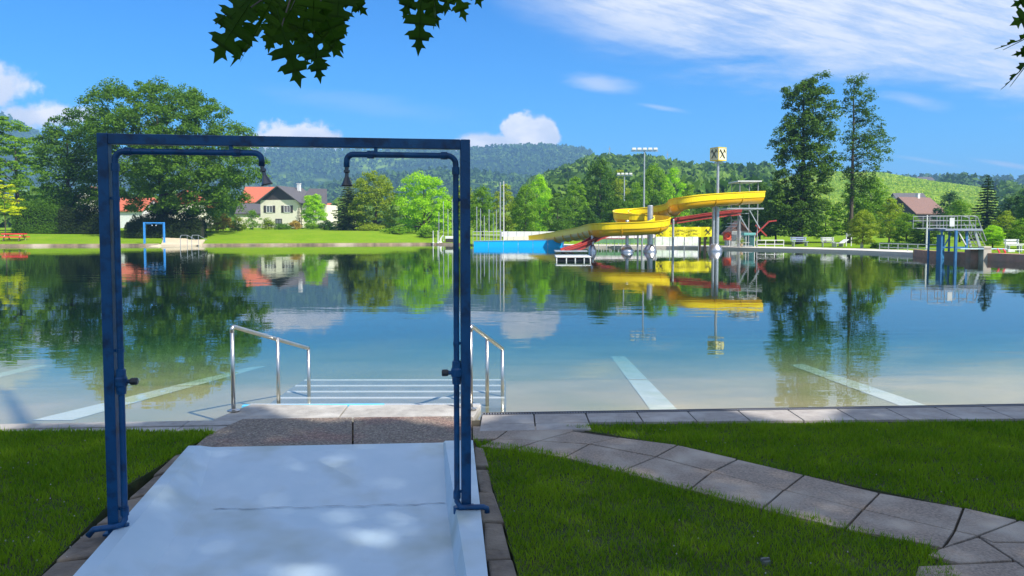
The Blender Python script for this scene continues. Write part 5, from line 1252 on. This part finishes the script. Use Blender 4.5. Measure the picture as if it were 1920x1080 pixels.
c=place(1437,68); t=thing('steel_trestle','red angled steel trestle beside the slide tower','trestle',c)
for a,b in (((-1.2,0,.9),(.2,0,2.3)),((-.9,.3,2.0),(.1,.2,1.0)),((-1.2,0,.9),(-1.2,0,0)),((.1,0,2.3),(.9,0,2.4))): mb=MB(); mb.bar(a,b,.11,.11); mb.build('beam',m_red,t,origin=(0,0,0))
t=house('kiosk','small grey kiosk with brown gabled roof behind the lifebuoy',1387,70,R(-6),1.9,2.4,1.45,2.4,M('grey_render',(.42,.45,.44),(.34,.36,.36)),m_roof_brown,over=.28,gable=m_roof_brown)
for ww in ((-.5,.85,.45,.55),(.45,.85,.45,.55)):
    mb=MB(); mb.box((ww[0],-.02,ww[1]),(ww[2],.05,ww[3])); mb.build('window',m_glass,t,origin=(0,0,0))
c=place(1407,67.5); t=thing('green_booth','dark green changing booth with teal roof next to the white railing','booth',c)
mb=MB(); mb.box((0,.4,.52),(.74,.8,1.04)); mb.build('body',m_teal,t,origin=(0,0,0)); mb=MB(); mb.box((-.08,.35,1.17),(1.1,1.0,.24)); mb.build('roof',M('light_teal',(.10,.34,.33),(.13,.38,.36)),t,origin=(0,0,0),bevel=.04)
for s in (-1,1): mb=MB(); mb.box((s*.39,-.02,.52),(.05,.05,1.04)); mb.build('corner_post',m_white,t,origin=(0,0,0))
mb=MB(); mb.box((0,-.012,.5),(.5,.02,.85)); mb.build('door',M('dark_teal',(.01,.07,.07),(.015,.09,.09)),t,origin=(0,0,0))
c=place(1364,66.5); t=thing('lifebuoy_stand','orange lifebuoy hanging on a stand at the quay right of the sign mast','lifebuoy',c)
mb=MB(); mb.tube([(0,0.05,-.1),(0,0.05,1.3)],.035,8); mb.build('post',m_galv,t,origin=(0,0,0))
mb=MB(); mb.tube([(.25*math.cos(k*math.pi/9),-.06,1.0+.25*math.sin(k*math.pi/9)) for k in range(19)],.085,8,cap=False); mb.build('lifebuoy',M('orange_red',(.75,.10,.03),(.65,.08,.03)),t,origin=(0,0,0),smooth=True)
mb=MB(); mb.box((0,.02,1.0),(.76,.03,.76)); mb.build('backboard',M('salmon_board',(.6,.16,.10),(.5,.14,.09)),t,origin=(0,0,0))
c=place(1388,66.3); t=thing('planter','pale terracotta planter with a small shrub in front of the kiosk','planter',c)
mb=MB(); mb.lathe([(.20,0),(.28,.3),(.30,.34)],(0,0,0),12); mb.build('pot',M('terracotta',(.45,.33,.20),(.38,.27,.17)),t,origin=(0,0,0))
g=np.random.default_rng(5); P=g.normal(size=(400,3))*np.array([.22,.22,.16])+np.array([0,0,.55]); Nn=g.normal(size=(400,3)); Nn/=np.linalg.norm(Nn,axis=1,keepdims=True); V,Fq=leaves(P,Nn,.09,5); npmesh('foliage',V,Fq,lm['olive'],t,k=4)
for k,px in enumerate((1312,1322,1333)):
    c=place(px,67); t=thing('wooden_pillar','brown wooden pillar below the right end of the yellow banner, %s of three'%('left','middle','right')[k] ,'pillar',c,group='wooden pillars'); mb=MB(); mb.box((0,0,.4),(.2,.2,1.1)); mb.build('shaft',M('brown_wood',(.20,.13,.08),(.14,.09,.06)),t,origin=(0,0,0)); mb=MB(); mb.box((0,0,.98),(.28,.28,.06)); mb.build('cap',m_galv,t,origin=(0,0,0))

# ------------------------------------------------------------ right shore furniture
def railing(name,label,pxa,pxb,Y,rt,mat,n,Yb=None,low=True,cat='railing'):
    Yb=Yb or Y; a=place(pxa,Y); b=place(pxb,Yb); t=thing(name,label,cat,a); z=ZW(rt,Y)-a[2]; d=(b[0]-a[0],b[1]-a[1])
    mb=MB(); mb.tube([(0,0,z),(d[0],d[1],z)],.035,6); mb.build('rail',mat,t,origin=(0,0,0))
    if low: mb=MB(); mb.tube([(0,0,z*.45),(d[0],d[1],z*.45)],.03,6); mb.build('rail',mat,t,origin=(0,0,0))
    for k in range(n+1): mb=MB(); mb.tube([(d[0]*k/n,d[1]*k/n,-.1),(d[0]*k/n,d[1]*k/n,z)],.03,6); mb.build('rail_post',mat,t,origin=(0,0,0))
    return t
railing('white_railing','white tubular railing on the quay between the green booth and the first bench',1419,1470,66,450.5,m_white,3)
def wbench(label,px,Y,mat,w=1.5,back=True):
    c=place(px,Y); t=thing('park_bench',label,'bench',c,rnd.uniform(-.2,.2),group='benches on the right shore')
    mb=MB()
    for k in range(3): mb.box((0,-.15+k*.15,.44),(w,.12,.035))
    mb.build('seat',mat,t,origin=(0,0,0))
    if back:
        mb=MB()
        for k in range(2): mb.box((0,.26+k*.02,.62+k*.17),(w,.03,.12))
        mb.build('backrest',mat,t,origin=(0,0,0))
    for s in (-1,1): mb=MB(); mb.box((s*w*.4,0,.21),(.06,.4,.42)); mb.box((s*w*.4,.24,.45),(.06,.05,.8 if back else .05)); mb.build('leg',m_galv,t,origin=(0,0,0))
wbench('pale bluish bench under the trees right of the white railing',1500,68,M('blue_grey_bench',(.30,.36,.5),(.25,.3,.45)),1.5)
wbench('white bench with backrest standing sideways below the tall trees',1553,66,m_white,1.1)
wbench('low grey bench without back on the grass between the tall trees and the hedge fence',1628,62,m_galv,1.3,False)
wbench('short white bench at the right edge of the photo',1902,50,m_white,1.0)
c=place(1575,65.5); t=thing('sun_lounger','pale folded sun lounger next to the sideways white bench','sun lounger',c,R(20))
mb=MB(); mb.add([(-.7,-.3,.32),(.2,-.3,.32),(.2,.3,.32),(-.7,.3,.32),(-.7,-.3,.36),(.2,-.3,.36),(.2,.3,.36),(-.7,.3,.36)],[(0,3,2,1),(4,5,6,7),(0,1,5,4),(1,2,6,5),(2,3,7,6),(3,0,4,7)]); mb.build('seat',m_white,t,origin=(0,0,0))
mb=MB(); mb.bar((.2,0,.33),(.75,0,.65),.58,.04); mb.build('backrest',m_white,t,origin=(0,0,0))
for x in (-.6,.15): mb=MB(); mb.box((x,0,.15),(.05,.5,.32)); mb.build('leg',m_galv,t,origin=(0,0,0))
c=place(1592,66); t=thing('signpost','pale double post with a small board between the trees on the right shore','signpost',c)
for x in (-.22,.22): mb=MB(); mb.box((x,0,.55),(.07,.07,1.2)); mb.build('post',m_white,t,origin=(0,0,0))
mb=MB(); mb.box((0,-.04,1.0),(.52,.03,.3)); mb.build('board',m_galv,t,origin=(0,0,0))
railing('steel_railing','long low grey railing in front of the dark green fence left of the diving tower',1650,1762,58,456,m_galv,6,Yb=52)
hedge('green_fence_hedge','low dark green hedge behind the grey railing left of the diving tower',1640,1765,60,455,'hedge',seed=36,n=6000,size=.15,dep=1.2)
pole('lamp_pole','white slim pole just left of the diving tower',1738,56,404,.055,m_white,None,'pole')
# diving tower
Yd=44.0; c=(XW(1791,Yd),Yd,.30); zz=lambda r_: ZW(r_,Yd)-.30; xx=lambda p_: XW(p_,Yd)-c[0]
t=thing('diving_tower','blue steel diving tower with grey railings and a steep ladder stair at the right shore','diving tower',c)
m_bluet=M('blue_tower_steel',(.035,.15,.33),(.05,.20,.40),scale=3,rough=.45)
zpf=zz(431)
for (px,y,w) in ((1768,.1,.09),(1789,-.2,.13),(1815,.1,.11),(1772,1.7,.09),(1812,1.7,.09)): mb=MB(); mb.box((xx(px),y,(zpf-.8)/2),(w,w,zpf+.75)); mb.build('tower_leg',m_bluet,t,origin=(0,0,0))
mb=MB(); mb.bar((xx(1797),0,zpf-.1),(xx(1812),0,.5),.06,.06); mb.build('brace',m_white,t,origin=(0,0,0)); mb=MB(); mb.bar((xx(1770),.1,.2),(xx(1786),.1,zpf-.2),.05,.05); mb.build('brace',m_bluet,t,origin=(0,0,0))
for z in (.35,): mb=MB(); mb.box((xx(1791),.1,z),(1.5,.08,.09)); mb.build('crossbeam',m_bluet,t,origin=(0,0,0))
mb=MB(); mb.box((xx(1779),.8,.3),(.26,.4,1.6)); mb.build('panel',M('teal_blue_panel',(.02,.18,.35),(.03,.2,.4)),t,origin=(0,0,0))
mb=MB(); mb.box(((xx(1770)+xx(1840))/2,.8,zpf),(xx(1840)-xx(1770),1.9,.13)); mb.build('platform',M('platform_deck',(.30,.34,.42),(.24,.28,.36)),t,origin=(0,0,0),bevel=.02)
mb=MB(); mb.box((xx(1756),.8,zpf+.09),(xx(1790)-xx(1735),.5,.05)); mb.build('diving_board',m_galv,t,origin=(0,0,0))
m_dull=M('dull_grey_steel',(.26,.28,.29),(.34,.36,.37),rough=.6)
def rail3(pts,r=.021,name='railing'): mb=MB(); mb.tube(pts,r,7); mb.build(name,m_dull,t,origin=(0,0,0))
for y in (-.1,1.7):
    ztop=zz(405); 
    for k,z in enumerate((ztop,(ztop*2+zpf)/3,(ztop+2*zpf)/3)):
        rail3([(xx(1741 if k<2 else 1770),y,z),(xx(1827),y,z)])
    for px in (1741,1760,1773,1787,1800,1815,1827): rail3([(xx(px),y,zpf-(.0 if px>1765 else -.1)),(xx(px),y,ztop)])
mb=MB(); mb.box((xx(1782),-.14,zpf+.45),(.28,.03,.5)); mb.build('notice_board',m_white,t,origin=(0,0,0))
# stair to the right
for y in (.3,1.2):
    mb=MB(); mb.bar((xx(1833),y,zpf),(xx(1852),y,-.3),.06,.14); mb.build('stringer',m_galv,t,origin=(0,0,0))
    rail3([(xx(1827),y,zz(405)),(xx(1838),y,zz(407)),(xx(1856),y,zz(452))],.03,'stair_rail'); rail3([(xx(1830),y,zz(418)),(xx(1855),y,zz(462))],.022,'stair_rail')
    rail3([(xx(1845),y,zz(425)),(xx(1845),y,zz(447))],.022,'stair_rail')
for k in range(9):
    f_=(k+.5)/9; mb=MB(); mb.box((xx(1833)+(xx(1852)-xx(1833))*f_,.75,zpf+(-.3-zpf)*f_),(.20,.9,.035)); mb.build('stair_tread',m_galv,t,origin=(0,0,0))
# springboard
Ys=43; c=(XW(1848,Ys),Ys,WZ); t=thing('springboard','pale long springboard on a square concrete pier right of the diving tower','springboard',c)
mb=MB(); mb.box((0,0,.25),(.46,.5,1.1)); mb.build('pier',M('pale_concrete_pier',(.52,.47,.38),(.42,.38,.31),scale=3),t,origin=(0,0,0),bevel=.02)
mb=MB(); mb.box((-.36,.5,.2),(.6,.5,.8)); mb.build('rear_block',m_brick,t,origin=(0,0,0))
mb=MB(); zb=ZW(466.5,Ys)-WZ; mb.box((XW(1841,Ys)-c[0],0,zb),(XW(1885,Ys)-XW(1798,Ys),.5,.055)); mb.build('board',M('pale_blue_board',(.45,.62,.68),(.4,.56,.62)),t,origin=(0,0,0),bevel=.01)
mb=MB(); mb.box((0,0,(zb+.8)/2-.02),(.25,.3,zb-.8-.02)) if zb>.85 else mb.box((0,0,zb-.05),(.25,.3,.04)); mb.build('fulcrum',m_galv,t,origin=(0,0,0))
c=(XW(1883,42.5),42.5,WZ); t=thing('red_ladder','red hooped ladder on the brown wall right of the springboard','ladder',c)
for s in (-1,1): mb=MB(); mb.tube([(s*.17,.1,-.4),(s*.17,.1,.5),(s*.17,.3,.66),(s*.17,.6,.6)],.045,8); mb.build('ladder_rail',m_redwood,t,origin=(0,0,0))
for k in range(4): mb=MB(); mb.box((0,.1,-.2+k*.2),(.34,.08,.05)); mb.build('rung',m_redwood,t,origin=(0,0,0))
railing('white_railing','white railing above the brown wall at the right edge of the photo',1887,1990,48,458,m_white,4)
for px,lab in ((1828,'pale block on top of the brown wall left of the springboard pier'),(1894,'pale block on top of the brown wall at the right edge')):
    c=place(px,44.5); mb=MB(); mb.box((c[0],c[1],.44),(.42,.4,.16)); o=mb.build('starting_block',m_white,origin=(c[0],c[1],.36),bevel=.02); tag(o,lab,'block',group='pale blocks')

# ------------------------------------------------------------ shading oak above the camera
half=[(.0,0),(.015,.0),(.03,.09),(.10,.12),(.24,.11),(.19,.16),(.20,.20),(.10,.20),(.07,.26),(.10,.33),(.24,.33),(.42,.38),(.33,.42),(.38,.50),(.25,.47),(.12,.49),(.09,.55),(.13,.60),(.24,.62),(.34,.70),(.24,.70),(.22,.77),(.13,.72),(.07,.76),(.09,.82),(.17,.90),(.08,.89),(.05,.94),(.0,1.06)]
outline=half+[(-x,y) for x,y in half[1:-1]][::-1]
m_oakleaf=leafmat('red_oak_leaf',(.024,.060,.007),(.055,.105,.014),trans=.45,nscale=8,tcol=(1.2,1.5,.5))
def leafpoly(mb,base,tip,nrm,curl=.12,wscale=1.0):
    base=np.array(base);tip=np.array(tip);d=tip-base;L_=np.linalg.norm(d);d/=L_;s=np.cross(nrm,d);s/=np.linalg.norm(s);n_=np.cross(d,s)
    N0=len(mb.v); n=len(outline)
    for x,y in outline:
        mb.v.append(tuple(base+d*y*L_+s*x*L_*wscale+n_*(-curl*L_*(abs(x)*1.6)**2 - curl*L_*.5*y*y)))
    nh=len(half)
    # right half polygon and left half polygon split along the midrib via strips
    R_=list(range(nh)); Lq=[0]+list(range(n-1,nh-1,-1))+[nh-1]
    mids=[]
    for k in range(nh):
        y=half[k][1]; mb.v.append(tuple(base+d*min(y,1.0)*L_ - n_*curl*L_*.5*y*y)); mids.append(len(mb.v)-1)
    for k in range(nh-1):
        mb.f.append((mids[k],N0+R_[k],N0+R_[k+1],mids[k+1])); mb.f.append((mids[k+1],N0+Lq[k+1],N0+Lq[k],mids[k]))
    # petiole
    mb.tube([base-d*L_*.25+np.array([0,0,.01]),base,base+d*L_*.9],[.0018,.0016,.0006],4,cap=False)
oak=thing('oak_tree','oak whose dark lobed leaves hang into the top of the photo','tree',(7.5,-5.0,0))
r=random.Random(12)
def spray(lst,nm='leaf_spray'):
    mb=MB()
    for (b_,t_,Y,dy,tw,ws) in lst:
        B=A(b_[0],b_[1],Y); T=A(t_[0],t_[1],Y+dy); nrm=np.array([tw,-1.0,.15]); leafpoly(mb,B,T,nrm/np.linalg.norm(nrm),curl=r.uniform(.05,.3),wscale=ws)
    o=mb.build(nm,m_oakleaf,oak); return o
s1=[((466,10),(400,112),2.2,.0,.2,.95),((505,10),(444,128),2.25,.05,2.2,.5),((420,32),(402,44),2.2,0,.1,1),((480,-15),(415,48),2.3,-.05,.3,1),
 ((528,50),(562,160),2.15,.03,.1,.9),((588,66),(598,152),2.25,0,-.2,.85),((545,20),(498,90),2.2,.03,.4,1),((560,-10),(500,45),2.35,0,.3,1),
 ((575,10),(560,100),2.3,.05,.0,1.1),((600,10),(638,98),2.2,.04,-.4,.9),((610,-20),(645,62),2.4,0,-.3,1),((640,-25),(688,28),2.3,.05,-.2,.9),((590,-30),(585,60),2.15,.05,.2,1.1),
 ((545,-20),(548,75),2.45,.0,.3,1.1),((520,-30),(530,70),2.5,0,.1,1.1),((615,-10),(612,82),2.5,.0,-.1,1.1),((570,40),(640,105),2.35,0,-.2,.8),((500,-40),(470,40),2.4,0,.2,1),
 ((640,-40),(630,55),2.3,.0,.2,1),((575,-30),(600,50),2.6,0,.1,1.2),((540,30),(575,110),2.5,0,.1,1.1),((560,60),(610,125),2.3,0,-.3,.7),((510,20),(505,95),2.45,0,.5,.7),((655,-50),(672,20),2.4,0,.1,.9)]
spray(s1)
spray([((790,-8),(784,100),2.2,.02,.1,.8),((812,-25),(822,52),2.25,.05,1.8,.6),((845,-40),(872,38),2.2,.03,-.2,.8),((870,-60),(902,12),2.3,.03,-.1,.8),((785,-50),(758,30),2.3,.0,.3,.9),((820,-50),(808,40),2.4,0,.1,1),((850,-60),(835,25),2.4,0,.3,.8),((790,-40),(820,48),2.35,0,-.3,.7)])
spray([((1962,-20),(1898,12),1.9,.05,.5,1),((1965,10),(1900,45),1.95,.0,.3,1.1),((1958,55),(1872,98),1.85,.05,1.5,.6),((1965,85),(1900,104),1.9,.03,1.2,.7),((1945,95),(1888,170),1.9,.05,2.4,.45)])
mb=MB()
for a_,b_ in (((470,14,2.2),(520,-60,2.5)),((528,50,2.15),(540,-80,2.6)),((588,66,2.25),(570,-80,2.6)),((600,10,2.2),(600,-120,2.8)),((790,-8,2.2),(800,-90,2.6)),((845,-40,2.2),(830,-120,2.6)),((1960,55,1.85),(2050,-60,2.2)),((545,20,2.2),(560,-90,2.6))):
    p=np.array(A(*a_)); q_=np.array(A(*b_)); mb.tube([p,(p+q_)/2+np.array([.02,0,-.02]),q_],[.002,.003,.005],6,cap=False)
B0=np.array(A(560,-85,2.6)); C0=np.array(A(815,-110,2.6)); D0=np.array(A(2050,-60,2.2))
for p in (B0,C0,D0): mb.tube([p,p+np.array([.4,-.8,.7]),p+np.array([1.5,-2.4,1.6]),(5.5,-4.5,5.0)],[.006,.015,.03,.07],8)
mb.build('twigs',m_bark,oak)
mb=MB(); mb.tube([(7.5,-5,-.4),(7.4,-5,.3),(7.4,-4.9,2),(7.2,-4.9,5),(7.6,-5.2,10),(8.4,-5.6,15)],[.62,.46,.40,.34,.26,.12],14)
for k in range(16):
    a=k*2.4; e=(3.5+(k%5)*1.0); z0=4.5+k*.5; mb.tube([(7.4,-5.0,z0),(7.4+math.cos(a)*e*.5,-5+math.sin(a)*e*.5,z0+1.4),(7.4+math.cos(a)*e,-5+math.sin(a)*e,z0+2.2)],[.14,.09,.03],7,cap=False)
mb.build('trunk',m_bark,oak,smooth=True)
# crown: an irregular umbrella of big lobed leaf sprays; kept above the view
def crown_leaves(n,seed):
    g=np.random.default_rng(seed)
    # sample points on the ground in the zone that is in shade, lift them towards the sun
    gx=g.uniform(-6.5,9.5,n); lim=shore(gx)-.02+.35*np.sin(gx*1.7)+.2*np.sin(gx*4.1)
    gy=g.uniform(-9,0,n)*1.0; gy=lim-g.uniform(0,1,n)*(lim-1.2)
    h=g.uniform(10.5,17,n)+1.0*np.sin(gx*.9)*np.cos(gy*.8)
    P=np.stack([gx,gy,np.zeros(n)],1)+(SUN/SUN[2])[None,:]*h[:,None]
    # keep out of the picture: everything seen by the camera above the frame only
    y=P[:,1]; row=428-(P[:,2]-CAMZ)/np.maximum(y,.01)*F
    ok=(y<.05)|(row<-60)
    for (fx,fy,rx_,ry_) in [gp(655,960,-.05)+(.10,.08),gp(712,1000,-.05)+(.15,.09),gp(590,1072,-.05)+(.14,.09),gp(775,965,-.05)+(.08,.07),gp(880,770,0)+(.25,.18),gp(1180,812)+(.12,.1)]:
        ok&=((gx-fx)/rx_)**2+((gy-fy)/ry_)**2>1
    return P[ok]
P=crown_leaves(46000,7); g=np.random.default_rng(8)
Nn=g.normal(size=P.shape)*.45+SUN[None,:]*1.0; Nn/=np.linalg.norm(Nn,axis=1,keepdims=True)
V,Fq=leaves(P-np.array([7.5,-5.0,0]),Nn,.125,9,aspect=.9); npmesh('crown',V,Fq,m_oakleaf,oak,k=4)
